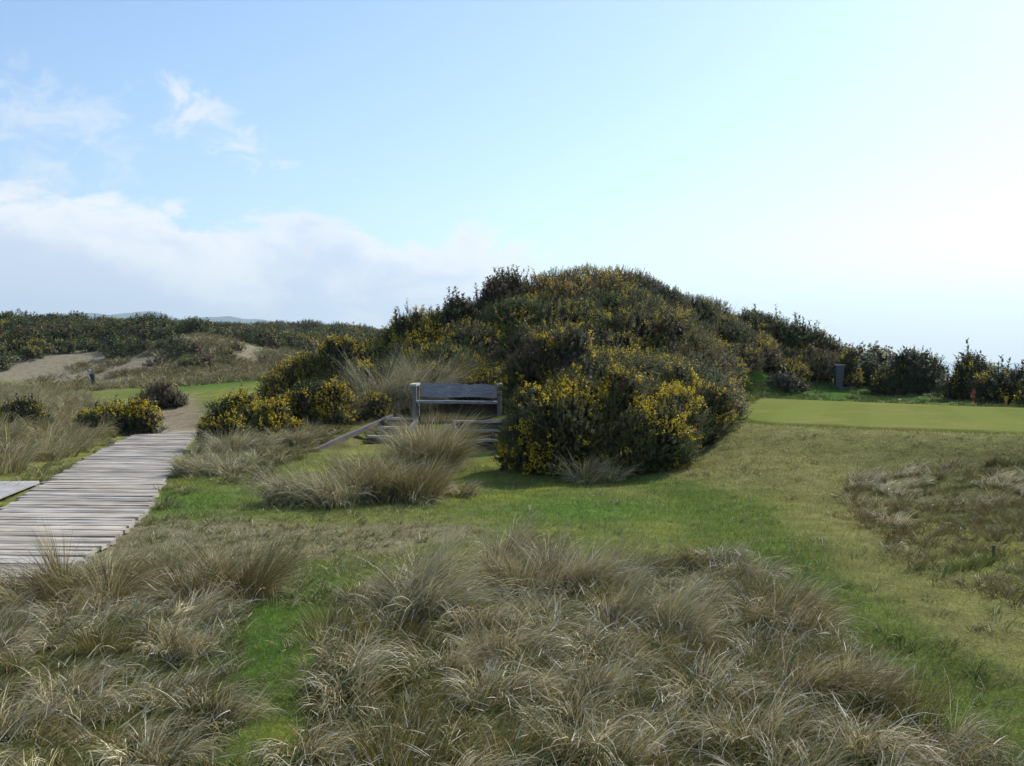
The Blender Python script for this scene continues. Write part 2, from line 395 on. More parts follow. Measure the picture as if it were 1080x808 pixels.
gcol = ground_color(GX, GY)
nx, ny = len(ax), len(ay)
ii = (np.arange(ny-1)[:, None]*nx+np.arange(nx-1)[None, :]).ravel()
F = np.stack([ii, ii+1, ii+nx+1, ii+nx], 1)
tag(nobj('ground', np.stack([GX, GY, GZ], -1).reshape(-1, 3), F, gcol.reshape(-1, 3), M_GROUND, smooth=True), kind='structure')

# mown tee, laid as a sheet just above the ground
def poly_sheet(P, step, lift):
    P = np.array(P); x0, y0 = P.min(0)-1; x1, y1 = P.max(0)+1
    # resample boundary smoothly, then fill by shrinking rings
    c = P.mean(0); B = []
    for i in range(len(P)):
        a, b = P[i-1], P[i]
        p0, p3 = P[i-2], P[(i+1) % len(P)]
        for t in np.linspace(0, 1, 14, endpoint=False):
            B.append(.5*((2*a)+(-p0+b)*t+(2*p0-5*a+4*b-p3)*t*t+(-p0+3*a-3*b+p3)*t**3))
    B = np.array(B); B = B + (np.stack([noise2(B[:, 0]*1.7, B[:, 1]*1.7, 2), noise2(B[:, 0]*1.7, B[:, 1]*1.7, 3)], 1)-.5)*.5
    rings = 40; V = []
    for k in range(rings):
        V.append(c+(B-c)*(1-k/rings)**.8)
    V = np.vstack(V+[c[None]]); n = len(B)
    Fq = [(k*n+i, k*n+(i+1) % n, (k+1)*n+(i+1) % n, (k+1)*n+i) for k in range(rings-1) for i in range(n)]
    Fq += [((rings-1)*n+i, (rings-1)*n+i+1, (rings-1)*n+(i+2) % n, len(V)-1) for i in range(0, n, 2)]
    z = height(V[:, 0], V[:, 1])+lift
    z[:n] -= lift+.02
    return np.column_stack([V, z]), Fq
V, Fq = poly_sheet(TEE, .4, .04)
o = nobj('tee_turf', V, Fq, None, M_TEE, smooth=True); tag(o, kind='structure')

# sea
def sea():
    m, t = newmat('sea_water')
    geo = t.n('ShaderNodeNewGeometry')
    w = t.n('ShaderNodeTexNoise', {'Vector': geo.outputs['Position'], 'Scale': .35, 'Detail': 6.0, 'Roughness': .6})
    bp = t.n('ShaderNodeBump', {'Height': w.outputs[0], 'Strength': .8, 'Distance': .8})
    p = t.n('ShaderNodeBsdfPrincipled', {'Base Color': (.05, .10, .13, 1), 'Roughness': .18, 'IOR': 1.33, 'Normal': bp.outputs[0]})
    t.n('ShaderNodeOutputMaterial', {'Surface': p.outputs[0]})
    o = nobj('sea', [(-6000, -1200, -8.5), (6000, -1200, -8.5), (6000, 6000, -8.5), (-6000, 6000, -8.5)], [(0, 1, 2, 3)], None, m)
    tag(o, kind='structure')
sea()

# far hills, five kilometres off
def hills():
    xs = np.linspace(-5200, 400, 160); V = []; C = []
    prof = np.interp(xs, [-5200, -2600, -2300, -2150, -1900, -1750, -1500, -1300, -1000, -800, -500, -200, 100, 400], [190, 215, 262, 240, 270, 225, 250, 215, 205, 180, 150, 110, 50, -30])
    prof = prof + (fbm(xs*.006, xs*0+3, 8, 4)-.5)*50-6
    for k, (yy, f) in enumerate([(5100, -.1), (5250, .35), (5450, .75), (5700, 1), (5850, .8), (5980, .2)]):
        for i, x in enumerate(xs):
            V.append((x, yy, prof[i]*f+(noise2(x*.01, yy*.01, 4)-.5)*25*(k not in (0, 3)))); C.append((.06, .075, .04))
    n = len(xs)
    Fq = [(k*n+i, k*n+i+1, (k+1)*n+i+1, (k+1)*n+i) for k in range(5) for i in range(n-1)]
    tag(nobj('hills', V, Fq, C, M_GROUND, smooth=True), kind='structure')
hills()

# ------------------------------------------------------------------ grass
PAL = {'straw': (.53, .44, .22), 'pale': (.72, .65, .45), 'olive': (.20, .183, .048), 'grey': (.315, .29, .165), 'brown': (.20, .135, .052), 'green': (.14, .19, .045), 'blue': (.27, .32, .23)}
def pick(n, w):
    keys = list(w); p = np.array([w[k] for k in keys], float); p /= p.sum()
    idx = rng.choice(len(keys), n, p=p)
    c = np.array([PAL[k] for k in keys])[idx]
    return c*rng.uniform(.75, 1.25, (n, 1))
def blades(root, head, th0, th1, length, width, col, seg=4):
    """arching blades: heading angle, tilt from vertical at root and tip"""
    N = len(root); t = np.linspace(0, 1, seg+1)
    hd = np.stack([np.cos(head), np.sin(head)], 1)
    tw = rng.uniform(0, math.pi, N)
    pos = root.copy(); P = [pos.copy()]; T = []
    for k in range(seg):
        th = th0+(th1-th0)*((k+.5)/seg)**1.25
        d = np.column_stack([hd*np.sin(th)[:, None], np.cos(th)])
        pos = pos+d*(length/seg)[:, None]; P.append(pos.copy()); T.append(d)
    T.append(T[-1])
    V = np.empty((N, seg+1, 2, 3))
    for k in range(seg+1):
        d = T[k]; side = np.column_stack([-hd[:, 1], hd[:, 0], np.zeros(N)]); nrm = np.cross(d, side)
        s = side*np.cos(tw)[:, None]+nrm*np.sin(tw)[:, None]
        wk = width*(1-.92*t[k]**1.6)*.5
        V[:, k, 0] = P[k]-s*wk[:, None]; V[:, k, 1] = P[k]+s*wk[:, None]
    V = V.reshape(-1, 3); nv = 2*(seg+1)
    f = np.array([(2*k, 2*k+1, 2*k+3, 2*k+2) for k in range(seg)])
    F = (np.arange(N)[:, None, None]*nv+f[None]).reshape(-1, 4)
    return V, F, np.repeat(col, nv, axis=0)
def join(parts):
    Vs, Fs, Cs = [], [], []; b = 0
    for V, F, C in parts:
        Vs.append(V); Fs.append(F+b); Cs.append(C); b += len(V)
    return np.vstack(Vs), np.vstack(Fs), np.vstack(Cs)
def wind(x, y):
    return -.25+(noise2(np.asarray(x)*.45, np.asarray(y)*.45, 77)-.5)*3.4
def tussock(x, y, r, L, n, pal, wd=None, wstr=.6, width=.0042, droop=1.0, ell=1.0, locks=14, mess=.28):
    """blades of one tussock, in world coordinates; blades hang together in locks"""
    m = max(4, locks); li = rng.integers(0, m, n)
    lq = np.sqrt(rng.uniform(0, 1, m))*r; la = rng.uniform(0, 2*math.pi, m)
    q = lq[li]; a = la[li]
    rx = x+q*np.cos(a)*ell+rng.normal(0, r*.16, n); ry = y+q*np.sin(a)+rng.normal(0, r*.16, n)
    root = np.column_stack([rx, ry, height(rx, ry)-.015])
    if wd is None: wd = float(wind(x, y))
    ws = wstr*rng.uniform(.3, 1.3, m); lo = la+rng.normal(0, .5, m)
    vx = np.cos(lo)*(lq/r)+ws*math.cos(wd); vy = np.sin(lo)*(lq/r)+ws*math.sin(wd)
    head = np.arctan2(vy, vx)[li]+rng.normal(0, mess, n)
    up = rng.uniform(0, 1, m); bend = np.where(up < .45, rng.uniform(.2, .8, m), rng.uniform(.8, 1.9, m))*droop
    th0 = .1+.5*(q/r)*rng.uniform(.5, 1.1, m)[li]+np.abs(rng.normal(0, .12, n))
    th1 = th0+bend[li]*rng.uniform(.75, 1.25, n)
    ln = L*rng.uniform(.6, 1.1, m)[li]*rng.uniform(.6, 1.1, n)*np.where(rng.uniform(0, 1, n) < .06, 1.2, 1)
    w = width*rng.uniform(.7, 1.3, n)
    lc = rng.uniform(.78, 1.22, m)[li][:, None]
    return blades(root, head, th0, th1, ln, w, pick(n, pal)*lc, 5)
def scatter(P, n, mind):
    P = np.asarray(P, float); lo, hi = P.min(0), P.max(0); pts = []; cell = {}
    X = rng.uniform(lo[0], hi[0], n*30); Y = rng.uniform(lo[1], hi[1], n*30); k = in_poly(X, Y, P)
    for x, y in zip(X[k].tolist(), Y[k].tolist()):
        k = (int(x//mind), int(y//mind))
        if any((x-u)**2+(y-v)**2 < mind*mind for i in (-1, 0, 1) for j in (-1, 0, 1) for u, v in cell.get((k[0]+i, k[1]+j), ())): continue
        cell.setdefault(k, []).append((x, y)); pts.append((x, y))
        if len(pts) >= n: break
    return pts
def pal_at(x, y):
    a = float(noise2(x*.55, y*.55, 15)); b = float(noise2(x*.8, y*.8, 16))
    p = {'straw': .30, 'grey': .20, 'olive': .26, 'pale': .14, 'brown': .14, 'green': .10}
    if a > .55: p['olive'] += .35; p['brown'] += .22; p['pale'] = .03
    if a < .4: p['pale'] += .14; p['grey'] += .12
    if b > .62: p['green'] += .12; p['blue'] = .12
    return p

def STK(N):
    a = rng.uniform(.2, 1.5, N); return rng.uniform(0, 6.3, N), a, a+rng.uniform(0, .55, N)
# foreground: one mass of rough grass that nobody could count
parts = []
for P, n in ((FIELD_L, 88), (FIELD_R, 132)):
    for x, y in scatter(P, n, .46):
        kind = float(noise2(x*.9, y*.9, 61))+rng.normal(0, .10)
        s = .75+.45*float(noise2(x*.8, y*.8, 55))+rng.uniform(0, .45)**2*2
        if kind < .52:   # mop-headed dead tussock
            parts.append(tussock(x, y, rng.uniform(.13, .24), .29*s, int(rng.uniform(420, 620)), {'grey': 3, 'straw': 2.6, 'pale': 2, 'olive': 1, 'brown': 1.2}, None, rng.uniform(.4, 1.2), .0046, rng.uniform(1.2, 1.9), locks=24, mess=.45))
        else:            # finer, upright, olive
            parts.append(tussock(x, y, rng.uniform(.16, .28), .26*s, int(rng.uniform(340, 520)), {'olive': 4, 'brown': 2.2, 'straw': 1.6, 'green': .8}, None, rng.uniform(.1, .5), .0034, rng.uniform(.35, .8), locks=40, mess=.7))
    for x, y in scatter(P, n*3, .2):
        parts.append(tussock(x, y, rng.uniform(.04, .12), rng.uniform(.09, .22), int(rng.uniform(70, 150)), pal_at(x, y), None, rng.uniform(.3, 1.0), .0042, rng.uniform(.8, 1.6), locks=12, mess=.7))
    # low growth and litter of bent and lying blades in between
    lo, hi = P.min(0), P.max(0); N = 34000 if P is FIELD_R else 22000
    X = rng.uniform(lo[0], hi[0], N); Y = rng.uniform(lo[1], hi[1], N); k = in_poly(X, Y, P); X, Y = X[k], Y[k]; N = len(X)
    parts.append(blades(np.column_stack([X, Y, height(X, Y)]), wind(X, Y)+rng.normal(0, .9, N), rng.uniform(.2, 1.2, N), rng.uniform(1.1, 2.0, N), rng.uniform(.06, .20, N), rng.uniform(.004, .007, N), pick(N, {'straw': 1.4, 'grey': 1.4, 'pale': .5, 'olive': 2.2, 'brown': 1.6, 'green': 4}), 4))
    # fine reddish upright stalks, in drifts
    k = noise2(X*.9, Y*.9, 61) > .66; X, Y = X[k], Y[k]; N = len(X)
    parts.append(blades(np.column_stack([X, Y, height(X, Y)]), wind(X, Y)+rng.normal(0, .6, N), rng.uniform(.0, .25, N), rng.uniform(.2, .7, N), rng.uniform(.16, .36, N), rng.uniform(.0025, .004, N), pick(N, {'olive': 3, 'brown': 1.6, 'straw': 1.6}), 3))
    # bleached stout stems
    N = 2600; X = rng.uniform(lo[0], hi[0], N); Y = rng.uniform(lo[1], hi[1], N); k = in_poly(X, Y, P); X, Y = X[k], Y[k]; N = len(X)
    parts.append(blades(np.column_stack([X, Y, height(X, Y)+rng.uniform(.05, .2, N)]), *STK(N), rng.uniform(.05, .17, N), rng.uniform(.003, .0052, N), np.array([[.60, .54, .41]])*rng.uniform(.7, 1.1, (N, 1)), 4))
tag(nobj('rough_grass', *join(parts), M_GRASS), 'rough tawny grass matted over the whole foreground', 'grass', kind='stuff')

# short turf
def turf():
    P = Gpoly([(-40, 560), (150, 548), (175, 500), (330, 480), (480, 480), (560, 505), (700, 505), (760, 465), (800, 462), (1100, 470)])
    P = np.vstack([P, [(10.5, 10), (7, 3.5), (-7, 3.5)]])
    parts = []
    for N, ymax, L, w in ((190000, 11, .05, .004), (150000, 24, .06, .007)):
        Y = rng.uniform(3.6 if ymax < 12 else 10, ymax, N); X = rng.uniform(-6, 10.5, N)
        k = in_poly(X, Y, P) & ~in_poly(X, Y, FIELD_L) & ~in_poly(X, Y, FIELD_R)
        g = ground_color(X, Y); keep = rng.uniform(0, 1, N) < np.clip(g[:, 1]/(g[:, 0]+1e-6)-.45, .12, 1)
        k &= keep & (np.abs(X-np.interp(Y, BY, BX)) > 1.02); X, Y, g = X[k], Y[k], g[k]; N = len(X)
        tall = .5+fbm(X*1.3, Y*1.3, 91)*1.2
        c = g*1.25*rng.uniform(.75, 1.35, (N, 1))
        dead = rng.uniform(0, 1, N) < .09; c[dead] = np.array([.36, .31, .19])*rng.uniform(.7, 1.2, (dead.sum(), 1))
        parts.append(blades(np.column_stack([X, Y, height(X, Y)-.006]), rng.uniform(0, 6.3, N), rng.uniform(.1, .6, N), rng.uniform(.4, 1.5, N), L*tall*rng.uniform(.6, 1.3, N), w*rng.uniform(.7, 1.3, N), c, 2))
    N = 22000; i = rng.integers(0, len(TEE), N); tt = rng.uniform(0, 1, N)[:, None]; pb = TEE[i-1]*(1-tt)+TEE[i]*tt+rng.normal(0, .45, (N, 2))
    X, Y = pb[:, 0], pb[:, 1]; k = X < 15; X, Y = X[k], Y[k]; N = len(X)
    parts.append(blades(np.column_stack([X, Y, height(X, Y)]), rng.uniform(0, 6.3, N), rng.uniform(.1, .6, N), rng.uniform(.4, 1.5, N), rng.uniform(.02, .055, N), rng.uniform(.006, .012, N), np.array([[.19, .21, .05]])*rng.uniform(.7, 1.3, (N, 1)), 2))
    tag(nobj('turf', *join(parts), M_TURF), 'short green turf over the level ground', 'turf', kind='stuff')
turf()

# low tufts of the rough: the knoll at right, the verges, the banks left of the boardwalk
def mid_rough():
    parts = []
    KN = Gpoly([(895, 505), (990, 488), (1120, 490), (1420, 500), (1500, 600), (1300, 690), (1080, 645), (960, 600), (900, 540)])
    for x, y in scatter(KN, 330, .3):
        q = float(noise2(x*.9, y*.9, 44)); pal = {'green': 4, 'olive': 3, 'brown': 1} if q < .42 else {'brown': 4, 'olive': 2, 'grey': 1} if q < .6 else {'grey': 3, 'straw': 2.5, 'pale': 1, 'brown': 1}
        parts.append(tussock(x, y, rng.uniform(.06, .22), rng.uniform(.06, .16)+.16*q, 150, pal, None, .4, .0055, rng.uniform(.6, 1.5), mess=.6))
    for px, py in ((925, 507), (945, 500), (960, 512), (933, 520), (905, 512), (952, 525), (1050, 515), (1062, 508), (1075, 518), (945, 555), (935, 548)):
        x, y, _ = G(px, py)
        for q in range(2):
            parts.append(tussock(x+rng.normal(0, .12), y+rng.normal(0, .12), .12, .3, 110, {'pale': 4, 'straw': 2, 'grey': 2}, None, .9, .007, 1.4))
    BK = Gpoly([(-90, 520), (0, 508), (60, 490), (105, 462), (150, 452), (100, 428), (40, 415), (-120, 418)])
    for x, y in scatter(BK, 520, .3):
        s = 1 if y > 17 else .8
        parts.append(tussock(x, y, rng.uniform(.16, .3), rng.uniform(.45, .9)*s, 190, {'grey': 3, 'straw': 2.2, 'brown': 2, 'olive': 2.2, 'pale': .8}, None, .5, .008))
    # verge both sides of the boardwalk
    for k in range(90):
        y = rng.uniform(13, 30); side = rng.choice((-1, 1)); x = float(np.interp(y, BY, BX))+side*rng.uniform(1.0, 1.45)
        if side > 0 and y > 20: continue
        parts.append(tussock(x, y, .12, rng.uniform(.12, .3), 90, {'green': 3, 'olive': 2, 'straw': 2, 'grey': 1.5}, None, .4, .007))
    # bank between the boardwalk and the left stairway
    B2 = Gpoly([(215, 470), (300, 452), (360, 450), (318, 470), (280, 498), (200, 503), (205, 482)])
    for x, y in scatter(B2, 60, .3):
        parts.append(tussock(x, y, .16, rng.uniform(.18, .5), 200, {'grey': 3, 'straw': 2, 'pale': 1, 'olive': 1.5, 'green': 1}, None, .5, .008))
    B3 = Gpoly([(225, 488), (300, 456), (404, 437), (395, 443), (350, 464), (300, 492), (262, 515), (230, 510)])
    for x, y in scatter(B3, 130, .2):
        parts.append(tussock(x, y, .12, rng.uniform(.08, .28), 110, {'brown': 3, 'olive': 3, 'grey': 1.5, 'straw': 1, 'green': 1.6}, None, .5, .007, 1.2, mess=.6))
    # dune grass on the sand beyond
    for k in range(1900):
        x, y = rng.uniform(-52, -9), rng.uniform(56, 90)
        if float(noise2(x*.3, y*.3, 19))+(.16 if x > -25 else 0) < .5 and y > 66: continue
        if -29.3 < x < -25 and 54 < y < 71.5: continue
        parts.append(tussock(x, y, rng.uniform(.4, .8), rng.uniform(.35, .9), 60, {'grey': 3, 'brown': 2.4, 'olive': 2.6, 'straw': .8}, None, .4, .03))
    for k in range(620):
        px, py = rng.uniform(118, 300), rng.uniform(346, 398)
        if py < 350+abs(px-190)*.22: continue
        x, y, _ = G(px, py)
        if y > 95 or noise2(x*.45, y*.45, 23) < .42: continue
        parts.append(tussock(x, y, rng.uniform(.3, .6), rng.uniform(.3, .65), 70, {'grey': 3.2, 'brown': 2.4, 'olive': 1.6, 'straw': 1.2}, None, .5, .03))
    # strip behind the tee
    for k in range(260):
        px, py = rng.uniform(770, 1080), rng.uniform(406, 430)
        x, y, _ = G(px, py)
        if in_poly(np.array([x]), np.array([y]), TEE)[0]: continue
        parts.append(tussock(x, y, rng.uniform(.2, .4), rng.uniform(.10, .25), 60, {'green': 5, 'olive': 1.5, 'grey': .6}, None, .3, .016))
    # tufts on the slope in front of the tee
    FR = Gpoly([(700, 500), (775, 455), (1080, 465), (1100, 500), (900, 500), (800, 520)])
    for x, y in scatter(FR, 150, .45):
        parts.append(tussock(x, y, rng.uniform(.15, .35), rng.uniform(.05, .12), 70, {'olive': 3, 'straw': 1.6, 'green': 1.5, 'brown': .8}, None, .3, .008))
    # scattered tufts on the bare soil and turf
    for k in range(800):
        px, py = (rng.uniform(150, 1070), rng.uniform(520, 800)) if k < 300 else (rng.uniform(140, 460), rng.uniform(535, 640))
        x, y, _ = G(px, py)
        if in_poly(np.array([x, x]), np.array([y, y]), FIELD_L)[0] or in_poly(np.array([x, x]), np.array([y, y]), FIELD_R)[0] or abs(x-float(np.interp(y, BY, BX))) < 1.1: continue
        parts.append(tussock(x, y, rng.uniform(.03, .12), rng.uniform(.05, .16), 45, {'green': 3, 'olive': 2, 'straw': 1.5, 'pale': .6}, None, .4, .005))
    tag(nobj('dune_grass', *join(parts), M_GRASS), 'low tufts of wiry dune grass over the banks and verges', 'grass', kind='stuff')
mid_rough()

# single tussocks one can point to
def tuss_thing(px, py, specs, label, droop=1.0):
    x, y, z = G(px, py)
    t = empty('marram_tussock', (x, y, z), label, 'grass tussock', 'marram grass tussocks')
    pl = []; pd = []
    for (dx, dy, r, L, n, wd, ws, pal) in specs:
        pl.append(tussock(x+dx, y+dy, r, L, n, pal, wd, ws, .0045 if y < 11 else .0075, droop, mess=.4))
        nd = max(60, n//3)
        pd.append(tussock(x+dx, y+dy, r*1.15, L*.62, nd, {'pale': 2, 'straw': 3, 'brown': 1}, wd, ws*1.2, .005 if y < 11 else .008, 1.7*droop))
    nobj('blades', *join(pl), M_GRASS, t, origin=(x, y, z))
    nobj('dead_blades', *join(pd), M_GRASS, t, origin=(x, y, z))
    return t
GP = {'grey': 3.4, 'straw': 2.4, 'pale': 1.4, 'olive': 1.2, 'blue': .8}
OP = {'olive': 3, 'brown': 2.4, 'straw': 1.4, 'grey': 1}
MX = {'grey': 2.5, 'straw': 2, 'olive': 2, 'brown': 1.3, 'pale': .8}
def cl(n, sx, sy, r, L, nb, wd, ws, pal):
    return [(rng.uniform(-sx, sx), rng.uniform(-sy, sy), r*rng.uniform(.8, 1.2), L*rng.uniform(.8, 1.15), nb, None if wd is None else wd+rng.normal(0, .2), ws, pal) for _ in range(n)]
tuss_thing(450, 494, cl(6, .27, .4, .19, 1.25, 400, .7, .3, MX)+cl(4, .4, .35, .18, .95, 400, .2, .5, GP)+cl(5, .42, .3, .2, .7, 380, None, .6, OP), 'tall grey tussock in front of the bench between the two flights of steps', .72)
tuss_thing(415, 527, cl(14, .68, .3, .22, .78, 400, None, .4, {'olive': 2.4, 'brown': 2, 'straw': 1.6, 'grey': 1.4, 'pale': .6}), 'broad brown tussock on the turf just below the tall grey one by the steps', .8)
tuss_thing(335, 532, cl(9, .55, .28, .22, .66, 400, -2.6, .5, GP), 'pale mop-headed tussock at the foot of the long slanting timber, its shade falling left')
tuss_thing(382, 505, cl(6, .4, .22, .2, .55, 340, 2.9, .5, MX), 'low tangled tussock against the long slanting timber of the left steps')
tuss_thing(480, 522, cl(2, .15, .1, .12, .4, 240, .2, .8, MX), 'small ragged tussock at the right tail of the broad brown clump on the turf')
tuss_thing(252, 480, cl(6, .5, .3, .2, .75, 380, -.4, .5, GP), 'silvery tussock under the flowering gorse that overhangs the boardwalk')
tuss_thing(222, 500, cl(5, .45, .25, .2, .55, 360, 2.8, .6, GP), 'drooping grey tussock spilling over the right edge of the boardwalk')
tuss_thing(298, 470, cl(4, .4, .2, .2, .6, 340, -.5, .5, MX), 'grey-green tussock growing against the gorse left of the slanting timber')
tuss_thing(428, 427, cl(12, .75, .3, .3, 1.6, 420, .35, .8, {'grey': 3, 'straw': 2.4, 'pale': 2.4, 'blue': 1}), 'tall silvery tussock left of the bench, swept to the right')
tuss_thing(487, 415, cl(16, 1.25, .3, .25, 1.45, 320, .1, .4, {'grey': 1, 'olive': 3, 'brown': 2.5, 'green': 2}), 'tall dark tussock in shade right behind the backrest of the bench')  # dark blade mix puts the shade behind the bench into the colour
tuss_thing(365, 446, cl(4, .5, .25, .22, .95, 320, .5, .7, GP), 'pale tussock rising through the yellow gorse above the left steps')
tuss_thing(628, 508, cl(4, .32, .1, .14, .62, 260, .3, .5, MX), 'thin upright tussock at the foot of the big gorse bush')
tuss_thing(560, 598, cl(4, .28, .2, .15, .6, 380, .3, .7, MX), 'spiky tussock standing highest at the far edge of the foreground grass')
tuss_thing(535, 628, cl(4, .3, .2, .17, .5, 380, -.9, .6, MX), 'dark-hearted tussock just nearer than the spiky one at the far edge of the foreground')
tuss_thing(640, 622, cl(4, .34, .2, .17, .55, 380, -.1, .9, GP), 'bleached tussock flattened to the right, beside the spiky one at the foreground edge')
tuss_thing(425, 640, cl(5, .34, .25, .16, .62, 400, .1, .8, GP), 'silver tussock arching right, at the left end of the right-hand grass field')
tuss_thing(230, 632, cl(5, .35, .25, .16, .62, 420, .3, .4, OP), 'dark olive tussock beside the bare soil at the boardwalk end')
tuss_thing(60, 640, cl(5, .4, .25, .17, .62, 420, 2.7, .5, OP), 'olive tussock hiding the near edge of the boardwalk')
tuss_thing(690, 668, cl(4, .3, .2, .16, .5, 380, -.6, 1.0, GP), 'pale tussock combed to the lower right in the middle of the foreground')
tuss_thing(845, 660, cl(4, .3, .2, .15, .46, 360, -.7, .9, MX), 'dark tussock at the right rim of the foreground beside the green strip')
tuss_thing(890, 735, cl(3, .25, .2, .14, .42, 340, -.6, .8, MX), 'ragged tussock at the lower right next to the tan worn strip')

# ------------------------------------------------------------------ gorse
def sprig_template(m, seed, hw=.046):
    r = np.random.default_rng(seed); T = []
    for k in range(m):
        t = .12+.86*k/m; a = k*2.4+r.uniform(-.3, .3); L = .30*(1.05-.5*t)*r.uniform(.8, 1.2); p = r.uniform(.35, 1.0)
        d = np.array([math.cos(a)*math.sin(p+.35), math.sin(a)*math.sin(p+.35), math.cos(p+.35)])
        s = np.cross(d, [0, 0, 1.0]); s /= np.linalg.norm(s); b = np.array([0, 0, t])
        T.append([b-s*hw, b+s*hw, b+d*L])
    for a in (0, 1.57):
        s = np.array([math.cos(a), math.sin(a), 0])*.022
        T.append([-s, s, np.array([0, 0, 1.02])])
    return np.array(T)
SPR = [sprig_template(13, s) for s in range(4)]
SPR_MID = [sprig_template(11, s+10, .055)*np.array([1.15, 1.15, 1]) for s in range(4)]
SPR_FAR = [sprig_template(5, s+20, .13)*np.array([1.5, 1.5, 1]) for s in range(3)]
def rotm(d, spin):
    """matrices taking z to d with a spin"""
    d = d/np.linalg.norm(d, axis=1, keepdims=True)
    a = np.cross(np.tile([.13, .97, .21], (len(d), 1)), d); a /= np.linalg.norm(a, axis=1, keepdims=True)
    b = np.cross(d, a); c, s = np.cos(spin)[:, None], np.sin(spin)[:, None]
    return np.stack([a*c+b*s, b*c-a*s, d], -1)
def place(templates, pos, d, size, col):
    Vs, Cs = [], []
    which = rng.integers(0, len(templates), len(pos)); R = rotm(d, rng.uniform(0, 6.28, len(pos)))
    for i, T in enumerate(templates):
        k = which == i
        if not k.any(): continue
        q = np.einsum('nij,mj->nmi', R[k], T.reshape(-1, 3))*size[k][:, None, None]+pos[k][:, None, :]
        Vs.append(q.reshape(-1, 3)); Cs.append(np.repeat(col[k], T.shape[0]*3, axis=0))
    V = np.vstack(Vs); return V, np.arange(len(V)).reshape(-1, 3), np.vstack(Cs)
import bmesh
_bm = bmesh.new(); bmesh.ops.create_icosphere(_bm, subdivisions=2, radius=1)
_bm.verts.ensure_lookup_table(); ICO_V = np.array([v.co[:] for v in _bm.verts]); ICO_F = np.array([[v.index for v in f.verts] for f in _bm.faces]); _bm.free()
GC = {'green': (.090, .112, .034), 'olive': (.135, .130, .040), 'brown': (.14, .102, .062), 'grey': (.15, .15, .098), 'dark': (.058, .072, .030)}
